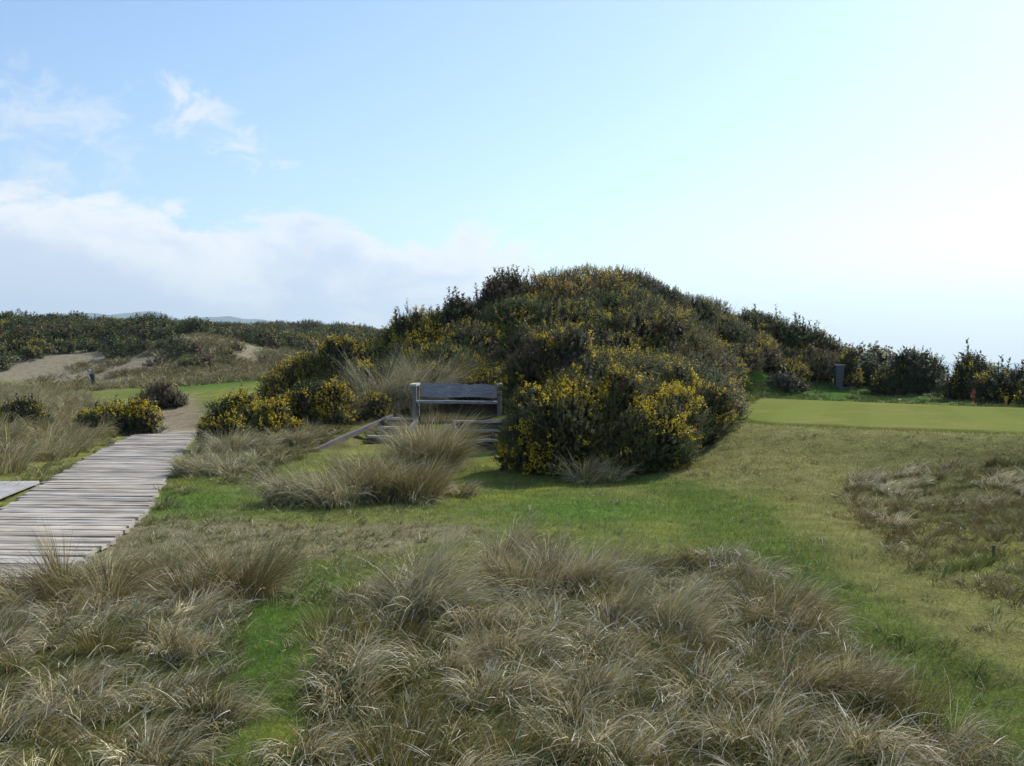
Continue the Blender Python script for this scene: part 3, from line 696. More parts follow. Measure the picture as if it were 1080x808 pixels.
def lumps_cover(L, dens, size, flower, tone, templates, bloom_size, fseed=0, leaders=0, inner=.32, tb=.05, fl_scale=1.4):
    """L: rows cx cy cz rx ry rz. returns foliage and blossom arrays"""
    L = np.asarray(L, float); P, Nn = [], []
    for i, (cx, cy, cz, rx, ry, rz) in enumerate(L):
        n = int(dens*4*math.pi*((rx*ry)**1.6/3+(rx*rz)**1.6/3+(ry*rz)**1.6/3)**(1/1.6))
        u = rng.normal(0, 1, (n, 3)); u /= np.linalg.norm(u, axis=1, keepdims=True); u = u[u[:, 2] > -.45]
        rad = rng.uniform(.72, 1.06, len(u))*(1+.22*(noise3(u[:, 0]*2.2+i*3.1, u[:, 1]*2.2, u[:, 2]*2.2, 5)-.5))
        p = np.array([cx, cy, cz])+u*rad[:, None]*np.array([rx, ry, rz])
        P.append(p); nn = u/np.array([rx, ry, rz]); Nn.append(nn/np.linalg.norm(nn, axis=1, keepdims=True))
    P = np.vstack(P); Nn = np.vstack(Nn)
    vd = np.array([0, -1.5, EYE])-P; vd /= np.linalg.norm(vd, axis=1, keepdims=True)
    k = (vd*Nn).sum(1) > -.45; P, Nn = P[k], Nn[k]
    ok = P[:, 2] > height(P[:, 0], P[:, 1])-.02
    for c in L:
        k = np.nonzero((np.abs(P[:, 0]-c[0]) < c[3]) & (np.abs(P[:, 1]-c[1]) < c[4]))[0]
        q = (((P[k]-c[:3])/c[3:])**2).sum(1); ok[k[q < .5]] = False
    P, Nn = P[ok], Nn[ok]; n = len(P)
    d = Nn*.75+np.array([0, 0, .75])+rng.normal(0, .3, (n, 3))
    sz = size*rng.uniform(.6, 1.35, n)
    keys = list(tone); w = np.array([tone[k] for k in keys], float)
    pn = np.stack([noise3(P[:, 0]*.8+k*9, P[:, 1]*.8, P[:, 2]*.9, 60+k) for k in range(len(keys))], 1)
    pick_ = (pn*np.sqrt(w/w.max())+rng.uniform(0, .22, pn.shape)).argmax(1)
    col = np.array([GC[k] for k in keys])[pick_]*rng.uniform(.7, 1.35, (n, 1))
    fol = [place(templates, P, d, sz, col)]
    if leaders:
        k = rng.choice(n, leaders, p=np.clip(Nn[:, 2]-.2, 0, 1)**2/np.sum(np.clip(Nn[:, 2]-.2, 0, 1)**2))
        fol.append(place(templates, P[k], np.array([0, 0, 1.0])+rng.normal(0, .3, (leaders, 3)), size*rng.uniform(1.6, 2.7, leaders), col[k]))
    # the dead brown inside of the bush
    Q = []
    for cx, cy, cz, rx, ry, rz in L:
        m = int(dens*inner*4*math.pi*((rx*ry)**1.6/3+(rx*rz)**1.6/3+(ry*rz)**1.6/3)**(1/1.6))+6
        u = rng.normal(0, 1, (m, 3)); u /= np.linalg.norm(u, axis=1, keepdims=True)
        Q.append(np.array([cx, cy, cz])+u*(rng.uniform(.1, .8, m)**.6)[:, None]*np.array([rx, ry, rz]))
    Q = np.vstack(Q); Q = Q[Q[:, 2] > height(Q[:, 0], Q[:, 1])-.02]
    fol.append(place(SPR_FAR, Q, rng.normal(0, 1, (len(Q), 3))+np.array([0, 0, .4]), size*rng.uniform(.9, 1.7, len(Q)), np.array([[.062, .050, .030]])*rng.uniform(.6, 1.5, (len(Q), 1))))
    bl = None
    if flower > 0:
        fn = noise3(P[:, 0]*fl_scale, P[:, 1]*fl_scale, P[:, 2]*fl_scale, 200+fseed)*.55+noise3(P[:, 0]*4.5, P[:, 1]*4.5, P[:, 2]*4.5, 300+fseed)*.45+noise3(P[:, 0]*11, P[:, 1]*11, P[:, 2]*11, 400+fseed)*.3+tb*Nn[:, 2]
        th = np.quantile(fn, 1-flower)
        k = np.nonzero((fn > th) & (rng.uniform(0, 1, n) < .8))[0]
        m = 9
        dd = d[k]/np.linalg.norm(d[k], axis=1, keepdims=True)
        base = np.repeat(P[k], m, 0)+np.repeat(dd*sz[k][:, None], m, 0)*rng.uniform(.35, 1.05, (len(k)*m, 1))
        base += rng.normal(0, 1, base.shape)*np.repeat(sz[k], m)[:, None]*.10
        a = rng.normal(0, 1, base.shape); b = rng.normal(0, 1, base.shape)
        a /= np.linalg.norm(a, axis=1, keepdims=True); b = np.cross(a, b); b /= np.linalg.norm(b, axis=1, keepdims=True)
        s = (bloom_size*rng.uniform(.6, 1.3, len(base)))[:, None]
        V = np.stack([base-a*s, base+b*s*.7, base+a*s, base-b*s*.7], 1).reshape(-1, 3)
        c = np.array([.88, .69, .025])*rng.uniform(.75, 1.15, (len(base), 1)); c[:, 1] *= rng.uniform(.8, 1.1, len(base))
        bl = (V, np.arange(len(V)).reshape(-1, 4), np.repeat(c, 4, 0))
    return join(fol), bl
def auto_lumps(x, y, z, rx, ry, h, n, seed):
    r = np.random.default_rng(seed); L = [(x, y, z+h*.32, rx*.66, ry*.66, h*.5)]
    for k in range(max(4, n//2)):
        a = 6.28*k/max(4, n//2)+r.uniform(-.3, .3); q = r.uniform(.6, .78); s = r.uniform(.3, .42)
        L.append((x+math.cos(a)*q*rx, y+math.sin(a)*q*ry, z+h*.16, s*rx, s*ry, h*r.uniform(.26, .42)))
    for k in range(n):
        a = r.uniform(0, 6.28); q = r.uniform(.15, .92); s = r.uniform(.2, .46)
        top = h*(1-.5*q*q)*r.uniform(.68, 1.12); rz = max(.22*h, s*h*.75)
        xx, yy = x+math.cos(a)*q*rx, y+math.sin(a)*q*ry
        L.append((xx, yy, z+max(top-rz, rz*.3), s*rx*.95, s*ry*.95, rz))
    return L
def gorse(x, y, rx, ry, h, n, flower, tone, label, seed, leaders=15, dens=95, size=.2, bloom=.0165, z=None, group='gorse bushes', fl_scale=1.4, tb=.05):
    if z is None: z = hz(x, y)-.05
    t = empty('gorse_bush', (x, y, z), label, 'gorse bush', group)
    L = auto_lumps(x, y, z, rx, ry, h, n, seed)
    fol, bl = lumps_cover(L, dens*1.7, size, flower, tone, SPR if y < 27 else SPR_MID, bloom*1.05, seed, leaders, fl_scale=fl_scale, tb=tb)
    nobj('foliage', *fol, M_GORSE, t, origin=(x, y, z))
    if bl is not None: nobj('blossom', *bl, M_BLOOM, t, origin=(x, y, z))
    mb = MB(); r = random.Random(seed)
    for k in range(9):
        c = L[r.randrange(len(L))]; p0 = Vector((r.uniform(-.2, .2)*rx, r.uniform(-.2, .2)*ry, -.05)); p2 = Vector((c[0]-x, c[1]-y, c[2]-z+c[5]*r.uniform(.3, .85)))
        p1 = p0.lerp(p2, .5)+Vector((r.uniform(-.1, .1), r.uniform(-.1, .1), -.08*h))
        mb.tube([p0, p1, p2], [.03, .02, .008], (.16, .12, .08), 5)
    mb.build('stem', M_STEM, t)
    return t
TG = {'green': 3, 'olive': 2.2, 'dark': 2, 'grey': .6}
TB = {'brown': 3, 'olive': 2, 'green': 2, 'grey': 1.2}
TM = {'green': 2.6, 'olive': 2.2, 'brown': 1.4, 'dark': 1.4, 'grey': .8}
TD = {'dark': 3, 'green': 2, 'brown': 1.2}
def at(px, d): return (px-540)/FPX*d
rng = np.random.default_rng(101)
# big bush right of the bench: the nearest of the mound
gorse(at(634, 18.3), 18.4, 1.58, 1.15, 1.95, 26, .31, TM, 'big round gorse bush specked with yellow, right of the bench steps', 1, 40, 200, .13, .0135, fl_scale=2.2)
gorse(at(708, 20.3), 20.6, 1.25, 1.1, 1.35, 12, .2, TM, 'low gorse bush at the mound foot beside the turf, joined to the big round one', 2, 16, 180, .135)
gorse(at(583, 22.9), 23.1, 1.05, .8, 2.0, 10, .17, TM, 'dark shaded gorse bush crowding the right end of the bench', 3, 14, 180, .14)
gorse(at(264, 23.5), 23.5, 1.08, .75, 1.02, 10, .5, TG, 'low flowering gorse bush overhanging the right edge of the boardwalk', 4, 20, 120, .16, tb=.22)
gorse(at(345, 25.2), 25.2, 1.3, .7, 1.05, 10, .62, TG, 'bright yellow topped gorse bush behind the left steps', 5, 16, 110, .17, tb=.22)
gorse(at(362, 29.5), 29.5, 1.45, .8, 1.6, 10, .46, TG, 'tall gorse bush with gold top at the left end of the mound', 6, 24, 95, .2, .019, tb=.22)
gorse(at(124, 28.5), 28.5, 1.0, .75, 1.0, 9, .42, TG, 'rounded yellow gorse bush on the grassy bank left of the boardwalk', 7, 16, 105, .17, .019, tb=.22)
gorse(at(20, 28), 28.0, .8, .6, .95, 7, .10, TD, 'dark sparse-flowered gorse bush at the left edge of the photo', 8, 14, 100, .18)
gorse(at(168, 38.5), 38.5, .95, .7, .95, 7, 0, TB, 'dark bare bush beside the bend of the sandy path', 9, 10, 90, .2)
gorse(at(445, 30.5), 30.5, 1.3, .9, 1.5, 9, .42, TG, 'gold flecked gorse bush on the left shoulder of the mound', 10, 26, 90, .21, .02, tb=.22)
gorse(at(532, 32.5), 32.3, 1.0, .8, 1.5, 8, .03, TB, 'spiky purplish brown bush breaking the skyline left of the summit', 11, 70, 90, .22, .017)
gorse(at(488, 31), 31.0, .85, .8, 1.4, 7, .10, TD, 'spiky green bush on the skyline between the gold one and the brown one', 12, 40, 90, .22, .017)
gorse(at(605, 33.4), 33.6, 1.5, .9, .6, 8, .30, TG, 'yellow dusted gorse bush on the summit of the mound', 13, 16, 90, .2, .018)
gorse(at(705, 30), 30.0, .95, .8, 1.15, 7, .32, TB, 'orange-gold gorse bush alone on the right slope of the mound', 14, 8, 90, .2, .018)
gorse(at(560, 28.3), 28.0, 1.1, .9, 1.4, 8, .04, TB, 'dark brown bush on the slope above the bench', 15, 20, 90, .2)
gorse(at(798, 40.5), 40.5, 1.4, 1.0, 1.35, 8, .03, TD, 'dark bushy gorse on the skyline right of the mound top', 16, 20, 70, .26, .02)
gorse(at(850, 40.5), 40.5, 1.3, 1.0, 1.6, 9, .08, TD, 'dark gorse at the low right end of the mound skyline, above the grey slab', 17, 30, 70, .26, .02)
gorse(at(896, 38.9), 38.9, .36, .3, 1.45, 7, .55, TG, 'narrow bright yellow gorse right behind the grey slab', 18, 10, 90, .22, .022)
gorse(at(828, 36), 36.0, .7, .5, .5, 6, 0, {'grey': 3, 'olive': 1}, 'low greyish bush on the grass behind the tee', 19, 8, 90, .2)
gorse(at(917, 40), 40.0, .75, .6, 1.05, 7, .03, TD, 'small dark bush just right of the grey slab', 20, 12, 75, .24, .02)
gorse(at(964, 37.5), 37.5, 1.5, .9, 1.35, 12, .05, TD, 'large dark bush behind the tee, left of the bright sea gap', 21, 18, 70, .26, .02)
gorse(at(1028, 34), 34.0, 1.0, .75, 1.35, 9, .18, TD, 'dark bush with yellow top right of the bright sea gap', 22, 14, 70, .26, .02)
gorse(at(1066, 30.5), 30.5, 1.0, .75, 1.05, 9, .16, TD, 'dark bush with a red post at its foot at the right end of the tee', 23, 10, 75, .25, .02)
gorse(at(1118, 29), 29.0, 1.0, .8, 1.0, 9, .12, TD, 'dark bush cut by the right edge of the photo', 24, 10, 75, .25, .02)

rng = np.random.default_rng(7)
# the mound's unbroken gorse cover
MOUND = np.array([(-7.2, 30.5), (-4.6, 28.0), (-3.2, 27.4), (.2, 26.4), (.9, 22.6), (2.6, 20.4), (4.0, 21.6), (4.35, 25.2), (5.4, 29.5), (6.8, 33.8), (9.0, 37.4), (12, 40.0), (13, 44), (8, 46), (3, 42), (-2, 38), (-6, 33)])
def thicket():
    L = []
    r = np.random.default_rng(5)
    for x, y in scatter(MOUND, 420, .58):
        s = r.choice((.45, .6, .8, 1.0))*r.uniform(.85, 1.15); z = hz(x, y); hh = min(1.05, s*r.uniform(.7, 1.05))
        L.append((x, y, z+hh*.35, s*.95, s*.85, hh*.75))
    fol, bl = lumps_cover(L, 170, .17, .20, {'green': 2.6, 'olive': 2.4, 'brown': 2.0, 'dark': 1.3, 'grey': 1.2}, SPR_MID, .016, 3, 160, fl_scale=.8)
    t = tag(bpy.data.objects.new('gorse_thicket', None), 'dense gorse and heather thicket covering the whole mound', 'gorse thicket', kind='stuff')
    V, F, C = fol
    o = nobj('gorse_thicket', V, F, C, M_GORSE)
    tag(o, 'dense gorse thicket flecked with yellow covering the whole mound', 'gorse thicket', kind='stuff')
    bpy.data.objects.remove(t)
    nobj('blossom', *bl, M_BLOOM, o)['kind'] = 'stuff'
    # pale dead grass among the gorse near the top
    parts = []
    for x, y in scatter(MOUND, 130, .8):
        w = noise2(x*.3, y*.3, 70)
        if w < .5: continue
        parts.append(tussock(x, y, .3, rng.uniform(1.1, 1.5), 90, {'grey': 3, 'straw': 1.5, 'brown': 2}, None, .4, .011, .8))
    for px, py, d in ((640, 290, 33.5), (655, 293, 33.8), (630, 292, 33.2), (668, 298, 34)):
        parts.append(tussock(at(px, d), d, .5, 1.0, 260, {'grey': 3, 'straw': 3}, None, .4, .012, .8))
    nobj('dead_grass', *join(parts), M_GRASS, o)['kind'] = 'stuff'
thicket()

# scrub over the far dunes and the back of the ridge
def scrub():
    L = []; r = np.random.default_rng(8)
    def region(P, n, md, s0, s1, h0, h1, keep=lambda x, y: True):
        for x, y in scatter(np.array(P), n, md):
            if not keep(x, y): continue
            s = r.uniform(s0, s1); hh = r.uniform(h0, h1); z = hz(x, y)
            L.append((x, y, z+hh*.3, s, s, hh*.8))
    region([(-62, 84), (-45, 82), (-34, 87), (-26, 86), (-21, 84), (-15, 88), (-6, 80), (-2, 100), (-10, 135), (-70, 135)], 330, 1.9, 1.0, 1.9, .7, 1.5)
    region([(-70, 135), (-10, 135), (-5, 215), (-45, 230), (-110, 230)], 300, 3.6, 2.0, 3.6, 1.2, 2.4)
    region([(-10, 75), (-2, 60), (8, 60), (8, 100), (-4, 110)], 90, 1.9, 1.0, 1.8, .7, 1.4)
    region([(14, 56), (23, 58), (24, 68), (14, 72), (8, 64)], 60, 1.5, .9, 1.5, .7, 1.2)
    region([(-50, 74), (-36, 76), (-36, 84), (-52, 84)], 26, 1.6, .7, 1.3, .5, 1.0)
    # darker clumps along the top of the sand
    for px, py in ((40, 372), (65, 374), (95, 372), (20, 374), (130, 366), (122, 372), (146, 372), (175, 360), (182, 368), (188, 375), (200, 378), (210, 385)):
        x, y, z = G(px, py); s = r.uniform(.7, 1.2); L.append((x, y+.5, z+.2, s, s*.8, s*.6))
    for k in range(95):
        px, py = rng.uniform(-40, 135), rng.uniform(352, 383)
        if py > 366+8*math.sin(px*.06)+rng.uniform(0, 14): continue
        x, y, z = G(px, py); s = r.uniform(.6, 1.3); L.append((x, y+.5, z+.15, s, s*.8, s*r.uniform(.45, .75)))
    for k in range(38):
        px, py = rng.uniform(140, 300), rng.uniform(350, 395)
        if py < 352+max(0, px-190)*.3 or (px > 205 and py > 392) or rng.uniform() < .25: continue
        x, y, z = G(px, py); s = r.uniform(.3, .9); L.append((x, y+.3, z+.08, s, s*.8, s*r.uniform(.35, .6)))
    fol, bl = lumps_cover(L, 17, .42, .075, {'green': 3, 'olive': 2, 'dark': 2.0, 'brown': 1.6}, SPR_FAR, .04, 9, 30, inner=.3, fl_scale=.3)
    o = nobj('dune_scrub', *fol, M_GORSE)
    tag(o, 'far-off gorse scrub covering the dunes beyond the boardwalk', 'scrub', kind='stuff')
    nobj('blossom', *bl, M_BLOOM, o)['kind'] = 'stuff'
scrub()

# ------------------------------------------------------------------ boardwalk
def boardwalk():
    t = empty('boardwalk', (-6.5, 17, .0), 'weathered grey plank boardwalk curving away on the left', 'boardwalk')
    o0 = Vector((-6.5, 17, 0)); mb = MB(); y = 8.0; k = 0
    while y < 29.6:
        cx = float(np.interp(y, BY, BX)); w = float(np.interp(y, [8, 22, 29.5], [.97, .93, .78]))
        g = random.uniform(.29, .43)*.42
        tone = random.uniform(.78, 1.26); wm = random.uniform(.0, 1); c = ((.42+.02*wm)*tone, (.385-.005*wm)*tone, (.345-.05*wm)*tone)
        if random.random() < .2: c = (.27*tone, .235*tone, .195*tone)
        zz = .036+random.uniform(-.006, .006); tl = random.uniform(-.05, .02)
        a = Vector((cx-w+random.uniform(-.06, .04), y-tl+.04, zz+random.uniform(-.006, .006))); b = Vector((cx+w+random.uniform(-.04, .06), y+tl-.04, zz+random.uniform(-.006, .006)))
        mb.beam(a-o0, b-o0, g-random.choice((.008, .012, .016, .028)), .04, c, jit=.004, seg=6)
        y += g
    mb.build('deck', M_DECK, t)
    for s in (-1, 1):
        m2 = MB()
        ys = np.arange(8, 29.6, 1.8)
        for y0 in ys:
            y1 = min(y0+1.79, 29.6); f = lambda q: Vector((float(np.interp(q, BY, BX))+s*.72*float(np.interp(q, [8, 22, 29.5], [1, .96, .8])), q, -.02))
            m2.beam(f(y0)-o0, f(y1)-o0, .08, .1, (.2, .18, .16))
        m2.build('bearer', M_TIMBER, t)
    # a second walk joining from the left, its planks lying the other way
    t2 = empty('boardwalk', (-7.6, 14.6, 0), 'short pale plank walk joining the boardwalk from the left edge of the photo', 'boardwalk')
    o0 = Vector((-7.6, 14.6, 0)); mb = MB()
    p = Vector((-6.98, 14.0, .075)); q = Vector((-7.45, 16.9, .075)); dl = Vector((-1, -.1, .0))
    k = 0.0
    while k < 3.2:
        w = random.uniform(.42, .55); a = p+dl*k+dl*(w/2); b = q+dl*k+dl*(w/2)
        tone = random.uniform(.92, 1.08)
        mb.beam(a-o0, b-o0, w-.045, .045, (.44*tone, .425*tone, .41*tone), jit=.004, seg=4); k += w
    mb.build('deck', M_DECK, t2)
    m2 = MB(); m2.beam(p+Vector((-.05, .2, -.055))-o0, p+dl*3.2+Vector((0, .2, -.055))-o0, .08, .08, (.2, .18, .16)); m2.build('bearer', M_TIMBER, t2); m2 = MB(); m2.beam(q+Vector((-.05, -.2, -.055))-o0, q+dl*3.2+Vector((0, -.2, -.055))-o0, .08, .08, (.2, .18, .16))
    m2.build('bearer', M_TIMBER, t2)
boardwalk()

# ------------------------------------------------------------------ bench
def bench():
    d = 24.5; cx = at(483, d); z = .64
    t = empty('park_bench', (cx, d, z), 'weathered grey wooden bench with rough slab back and square arms', 'bench', rz=-.05)
    grey = (.29, .295, .305); post = (.19, .18, .17)  # shade on the bench put into the dark post colour
    m = MB(); m.beam((-.92, -.24, .42), (.93, -.24, .40), .2, .06, grey, jit=.004, seg=8); m.beam((-.9, .0, .425), (.91, .0, .405), .2, .055, grey, jit=.004, seg=8)
    m.build('seat', M_TIMBER, t)
    # waney-edged slab back
    n = 26; V = []; F = []
    for i in range(n):
        u = i/(n-1); x = -.86+1.74*u
        top = .83-.02*u+.012*math.sin(u*7)+.010*math.sin(u*17+1)+random.uniform(-.004, .004)-.05*(u > .93)*(u-.93)/.07; bot = .52-.02*u+.012*math.sin(u*9+2)
        for (yy, zz) in ((.10, bot), (.17, top), (.23, top-.01), (.16, bot)): V.append((x, yy, zz))
    for i in range(n-1):
        for j in range(4): F.append((i*4+j, i*4+(j+1) % 4, i*4+4+(j+1) % 4, i*4+4+j))
    F += [(3, 2, 1, 0), ((n-1)*4, (n-1)*4+1, (n-1)*4+2, (n-1)*4+3)]
    m = MB(); m.add(V, F, (.285, .29, .305)); m.build('backrest', M_TIMBER, t)
    for s in (-1, 1):
        x = s*.96
        m = MB(); m.beam((x, -.26, -.06), (x, -.26, .76), .09, .09, post, up=(0, 1, 0), jit=.003, seg=4); m.build('front_post', M_TIMBER, t)
        m = MB(); m.beam((x, .24, -.06), (x, .2, .80), .09, .09, post, up=(0, 1, 0), jit=.003, seg=4); m.build('rear_post', M_TIMBER, t)
        m = MB(); m.beam((x+s*.03, -.36, .79), (x+s*.03, .28, .81), .17, .055, (.44, .43, .41), jit=.003, seg=4); m.build('armrest', M_TIMBER, t)  # paler than the posts: sunlight on the arm tops put into the colour
        m = MB(); m.beam((x-s*.005, -.2, .36), (x-s*.005, .19, .36), .06, .09, post, jit=.003, seg=2); m.build('rail', M_TIMBER, t)
bench()

# ------------------------------------------------------------------ steps
def flight(loc, treads, strings, label):
    t = empty('timber_steps', loc, label, 'steps', 'timber steps up to the bench'); o0 = Vector(loc)
    for a, b in treads:
        a, b = Vector(a), Vector(b)
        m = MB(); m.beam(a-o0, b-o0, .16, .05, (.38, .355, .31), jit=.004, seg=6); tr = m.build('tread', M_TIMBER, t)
        m = MB(); off = Vector((0, .045, -.11)); m.beam(a+off-o0, b+off-o0, .035, .165, (.13, .115, .10), jit=.002, seg=3); m.build('riser', M_TIMBER, t)  # open gap under the tread: its shade painted as a dark board
    for a, b in strings:
        m = MB(); m.beam(Vector(a)-o0, Vector(b)-o0, .07, .12, (.15, .135, .118), jit=.006, seg=8); m.build('side_board', M_TIMBER, t)
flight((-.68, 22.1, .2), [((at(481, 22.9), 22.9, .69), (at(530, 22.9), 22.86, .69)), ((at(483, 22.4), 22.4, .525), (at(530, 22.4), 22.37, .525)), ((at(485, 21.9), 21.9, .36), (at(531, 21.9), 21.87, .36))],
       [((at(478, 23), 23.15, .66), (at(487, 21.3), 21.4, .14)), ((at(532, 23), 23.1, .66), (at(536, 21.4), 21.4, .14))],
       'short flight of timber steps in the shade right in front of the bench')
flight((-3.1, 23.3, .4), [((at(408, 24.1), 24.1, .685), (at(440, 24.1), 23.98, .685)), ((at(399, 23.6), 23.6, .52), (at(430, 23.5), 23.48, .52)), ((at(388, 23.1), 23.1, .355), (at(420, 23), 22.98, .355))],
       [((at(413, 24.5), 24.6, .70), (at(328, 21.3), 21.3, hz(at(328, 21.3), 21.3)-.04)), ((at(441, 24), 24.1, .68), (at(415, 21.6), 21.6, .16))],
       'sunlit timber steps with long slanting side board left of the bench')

# ------------------------------------------------------------------ small things
def slab():
    x, y, _ = G(885, 410); z = hz(x, y)
    t = empty('tee_sign', (x, y, z), 'dark grey upright slab, narrower at its foot, behind the tee', 'tee sign', rz=.1)
    sc = y/FPX
    V = []; F = []
    prof = [(-.02, 3.6), (.15, 3.7), (.6, 4.4), (.97, 5.0), (1.0, 5.1)]
    for h, w in prof:
        hw = w*sc
        for a, b in ((-hw, -.1), (hw, -.1), (hw, .1), (-hw, .1)): V.append((a+.03*h-.03, b, h*24*sc))
    n = 4
    for k in range(len(prof)-1):
        for i in range(n): F.append((k*n+i, k*n+(i+1) % n, (k+1)*n+(i+1) % n, (k+1)*n+i))
    F += [(3, 2, 1, 0), tuple(range((len(prof)-1)*n, len(prof)*n))]
    m = MB(); m.add(V, F, (.085, .095, .105)); m.build('panel', M_SLATE, t)
    m = MB(); m.beam((-5.5*sc, 0, 24.4*sc), (5.5*sc, 0, 24.4*sc), .24, .035, (.42, .43, .44)); m.build('cap', M_SLATE, t)
    m = MB(); m.beam((-.12, -.05, .0), (.5, -.1, .015), .42, .07, (.10, .10, .095), jit=.01, seg=4); m.build('foot_plate', M_SLATE, t)
slab()
def post():
    x, y, z = G(1027, 424.5); z = hz(x, y)
    t = empty('marker_post', (x, y, z), 'short red marker post in front of the dark bush by the tee', 'marker post')
    m = MB(); m.tube([(0, 0, -.05), (0, 0, .36), (0, 0, .40)], [.045, .045, .03], (.55, .03, .025), 10); m.build('shaft', M_PAINT, t)
    m = MB(); m.tube([(0, 0, .40), (0, 0, .425)], [.05, .04], (.50, .025, .02), 10); m.build('cap', M_PAINT, t)
    x, y, z = G(1061.5, 428)
    t = empty('tee_marker', (x, y, z), 'small yellow tee marker on the grass below the right-hand bush', 'tee marker')
    m = MB()
    m.tube([(0, 0, .1), (0, 0, .13), (0, 0, .19), (0, 0, .25), (0, 0, .27)], [.02, .045, .055, .045, .02], (.75, .50, .03), 12); m.build('head', M_PAINT, t)
    m = MB(); m.tube([(0, 0, -.05), (0, 0, .1)], [.03, .028], (.75, .50, .03), 10); m.build('spike', M_PAINT, t)
    x, y, z = G(1049, 590)
    t = empty('wooden_stake', (x, y, z), 'thin dark wooden stake in the rough right of the tan strip', 'stake')
    m = MB(); m.beam((0, 0, -.05), (.01, 0, .12), .028, .022, (.09, .075, .06), up=(0, 1, 0), jit=.002, seg=2); m.build('shaft', M_TIMBER, t)
    m = MB(); m.beam((.01, 0, .1195), (.0115, 0, .131), .03, .024, (.2, .18, .15), up=(0, 1, 0), bev=.004); m.build('cut_end', M_TIMBER, t)
post()
def trolley():
    d = 66.0; x = at(97.5, d); z = hz(x, d)
    t = empty('golf_trolley', (x, d, z), 'pull trolley with a dark golf bag standing on the grass before the dunes', 'golf trolley', rz=.15)
    blk = (.018, .018, .024); 
    for s in (-1, 1):
        c = Vector((-.34, s*.3, .15))
        m = MB(); m.torus(c, (0, 1, 0), .125, .03, (.02, .02, .02)); w = m.build('wheel', M_PAINT, t)
        m = MB(); m.torus(c, (0, 1, 0), .09, .014, (.5, .5, .5), 16, 5)
        for k in range(5):
            a = k*1.2566; m.tube([c, c+Vector((math.cos(a)*.09, 0, math.sin(a)*.09))], .01, (.45, .45, .45), 5)
        r = m.build('rim', M_PAINT, w)
    m = MB(); m.tube([(-.34, -.3, .15), (-.34, .3, .15)], .014, (.3, .3, .3)); m.tube([(.16, 0, .03), (-.34, 0, .15)], .018, (.3, .3, .3)); m.tube([(-.2, 0, .12), (.02, 0, .5), (.14, 0, .98)], .018, (.3, .3, .3)); m.tube([(.2, -.06, 0.02), (.2, .06, .02)], .03, (.03, .03, .03)); m.build('frame', M_PAINT, t)
    m = MB(); m.tube([(.14, 0, .98), (.3, 0, 1.02), (.55, 0, 1.05)], [.02, .02, .028], (.02, .02, .02)); m.build('handle', M_PAINT, t)
    m = MB(); m.tube([(.13, 0, .06), (.10, 0, .25), (.04, 0, .6), (-.03, 0, .86), (-.05, 0, .92)], [.14, .15, .14, .155, .15], blk, 14); b = m.build('bag', M_PAINT, t)
    m = MB(); m.tube([(.25, 0, .16), (.21, 0, .32), (.16, 0, .5)], [.07, .1, .06], (.03, .03, .05), 10); m.build('pocket', M_PAINT, b)
    m = MB(); m.beam((-.17, -.15, .8), (-.10, -.16, .62), .14, .03, (.75, .75, .76), bev=.008, jit=.006, seg=3); m.build('towel', M_PAINT, t)
    for k, (dx, dy, c) in enumerate(((-.1, .05, (.5, .55, .62)), (-.02, -.06, (.45, .5, .58)), (.03, .06, (.12, .12, .14)), (-.07, -.02, (.55, .58, .62)), (-.13, -.05, (.2, .22, .26)))):
        m = MB(); m.tube([(-.04+dx*.5, dy*.5, .88), (-.09+dx, dy, 1.04)], .008, (.4, .4, .4), 5); cl_ = m.build('club', M_PAINT, t)
        m = MB(); m.tube([(-.09+dx, dy, 1.03), (-.11+dx, dy, 1.09), (-.13+dx, dy, 1.15), (-.15+dx, dy, 1.17)], [.02, .05, .05, .02], c, 8); m.build('head_cover', M_PAINT, cl_)
trolley()

# ------------------------------------------------------------------ air
def haze():
    m, t = newmat('haze_air')
    v = t.n('ShaderNodeVolumePrincipled', {'Color': (.70, .88, 1.0, 1), 'Density': .00016, 'Anisotropy': .3})
    t.n('ShaderNodeOutputMaterial', {'Volume': v.outputs[0]})
    a, b, y0, y1, z0, z1 = -6300, 6300, -1500, 6300, -60, 330
    V = [(a, y0, z0), (b, y0, z0), (b, y1, z0), (a, y1, z0), (a, y0, z1), (b, y0, z1), (b, y1, z1), (a, y1, z1)]
    F = [(3, 2, 1, 0), (4, 5, 6, 7), (0, 1, 5, 4), (1, 2, 6, 5), (2, 3, 7, 6), (3, 0, 4, 7)]
    tag(nobj('haze', V, F, None, m), 'thin blue sea haze', 'haze', kind='stuff')
USE_HAZE = True
if USE_HAZE: haze()

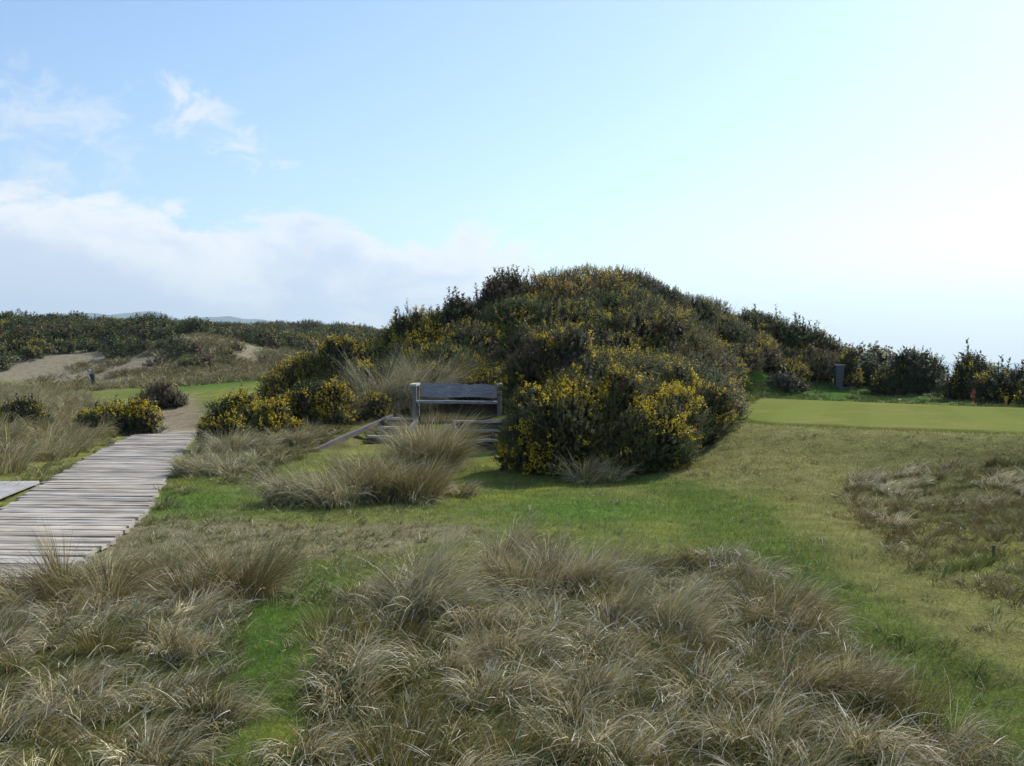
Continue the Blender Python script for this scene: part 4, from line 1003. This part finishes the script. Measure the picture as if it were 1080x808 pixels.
# ------------------------------------------------------------------ sky and sun
def world():
    w = bpy.data.worlds.new('World'); S.world = w; w.use_nodes = True
    t = NT(w.node_tree)
    sky = t.n('ShaderNodeTexSky', None, sky_type='NISHITA', sun_disc=False, sun_elevation=math.radians(SUN_EL), sun_rotation=math.radians(SUN_AZ), altitude=10, air_density=1.0, dust_density=1.0, ozone_density=1.0)
    tc = t.n('ShaderNodeTexCoord'); v = tc.outputs['Generated']
    sp = t.n('ShaderNodeSeparateXYZ', {0: v})
    az = t.m('ARCTAN2', sp.outputs[0], sp.outputs[1]); el = t.m('ARCSINE', sp.outputs[2])
    mp = t.n('ShaderNodeMapping', {'Vector': v, 'Scale': (1, 1, 1.9)})
    n1 = t.n('ShaderNodeTexNoise', {'Vector': mp.outputs[0], 'Scale': 11.0, 'Detail': 10.0, 'Roughness': .6, 'Distortion': .35}).outputs[0]
    n2 = t.n('ShaderNodeTexNoise', {'Vector': mp.outputs[0], 'Scale': 4.0, 'Detail': 5.0, 'Roughness': .55}).outputs[0]
    mp3 = t.n('ShaderNodeMapping', {'Vector': v, 'Scale': (1, 1, 1.5), 'Rotation': (0, .5, 0)})
    n3 = t.n('ShaderNodeTexNoise', {'Vector': mp3.outputs[0], 'Scale': 26.0, 'Detail': 8.0, 'Roughness': .6, 'Distortion': .6}).outputs[0]
    # the bank: upper edge falls from left to right
    top = t.m('SUBTRACT', .150, t.m('MULTIPLY', t.m('ADD', az, .45), .128))
    top = t.m('ADD', top, t.m('MULTIPLY', t.ss(az, -.3, -.02), .016))
    edge = t.m('ADD', t.m('SUBTRACT', top, el), t.m('ADD', t.m('MULTIPLY', t.m('SUBTRACT', n1, .5), .13), t.m('MULTIPLY', t.m('SUBTRACT', n2, .5), .06)))
    bank = t.m('MULTIPLY', t.ss(edge, -.004, .016), t.m('SUBTRACT', 1.0, t.ss(az, .07, .17)))
    bank = t.m('MULTIPLY', bank, t.ss(el, -.01, .06))
    bank = t.m('MULTIPLY', bank, t.m('MULTIPLY', t.ss(n2, .12, .42), .94))
    deep = t.ss(t.m('ADD', edge, t.m('ADD', t.m('MULTIPLY', t.m('SUBTRACT', n2, .5), .22), t.m('MULTIPLY', t.m('SUBTRACT', n1, .5), .10))), .01, .10)
    ccol = t.mix(deep, (1.05, 1.07, 1.1), (.72, .82, 1.0))
    def wisp(a0, e0, ra, re, slant, thr, amt):
        da = t.m('DIVIDE', t.m('SUBTRACT', az, a0), ra)
        de = t.m('DIVIDE', t.m('SUBTRACT', t.m('SUBTRACT', el, e0), t.m('MULTIPLY', t.m('SUBTRACT', az, a0), slant)), re)
        g = t.m('SUBTRACT', 1.0, t.m('ADD', t.m('MULTIPLY', da, da), t.m('MULTIPLY', de, de)))
        f = t.m('ADD', t.m('MULTIPLY', g, .32), t.m('MULTIPLY', t.m('SUBTRACT', n3, thr), 1.7))
        return t.m('MULTIPLY', t.ss(f, .08, .60), amt)
    ws = wisp(-.272, .208, .07, .032, -.5, .46, .9)
    for a in ((-.36, .205, .04, .022, -.4, .47, .55), (-.46, .200, .12, .05, .0, .46, .6), (-.62, .16, .14, .08, 0, .42, .8), (-.43, .165, .12, .04, .2, .45, .6)):
        ws = t.m('MAXIMUM', ws, wisp(*a))
    SK = .125
    skc = t.n('ShaderNodeVectorMath', {0: sky.outputs[0], 3: SK}, operation='SCALE').outputs[0]
    skc = t.mix(1.0, skc, (1.22, 1.35, 1.46), 'MULTIPLY')
    skc = t.mix(t.m('MULTIPLY', t.m('SUBTRACT', 1.0, t.ss(el, .0, .12)), .75), skc, (.78, .95, 1.04))
    c = t.mix(bank, skc, ccol); c = t.mix(ws, c, (.86, .93, 1.0))
    bg = t.n('ShaderNodeBackground', {'Color': c, 'Strength': 1.0})
    # the sky texture is scaled by SK, then brightened by the tint multiply
    t.n('ShaderNodeOutputWorld', {'Surface': bg.outputs[0]})
world()
sd = bpy.data.lights.new('sun', 'SUN'); sd.energy = 5.0; sd.angle = math.radians(.53); sd.color = (1.0, .95, .87)
so = link(bpy.data.objects.new('sun', sd))
ra, re_ = math.radians(SUN_AZ), math.radians(SUN_EL)
so.rotation_euler = Vector((math.sin(ra)*math.cos(re_), math.cos(ra)*math.cos(re_), math.sin(re_))).to_track_quat('Z', 'Y').to_euler()
so.location = (30, 20, 40)

# ------------------------------------------------------------------ camera
cd = bpy.data.cameras.new('camera'); cam = link(bpy.data.objects.new('camera', cd))
cam.location = (0, 0, EYE); cam.rotation_euler = (math.radians(90)-math.atan((404-HOR)/FPX), 0, 0)
cd.sensor_fit = 'HORIZONTAL'; cd.sensor_width = 36; cd.lens = 36*FPX/1080; cd.clip_start = .1; cd.clip_end = 20000
S.camera = cam
S.view_settings.view_transform = 'Standard'; S.view_settings.look = 'None'; S.view_settings.exposure = 0; S.view_settings.gamma = 1
S.view_settings.use_curve_mapping = False
S.render.engine = 'CYCLES'
S.cycles.max_bounces = 6; S.cycles.diffuse_bounces = 2; S.cycles.transmission_bounces = 4; S.cycles.volume_bounces = 0
S.cycles.use_denoising = True
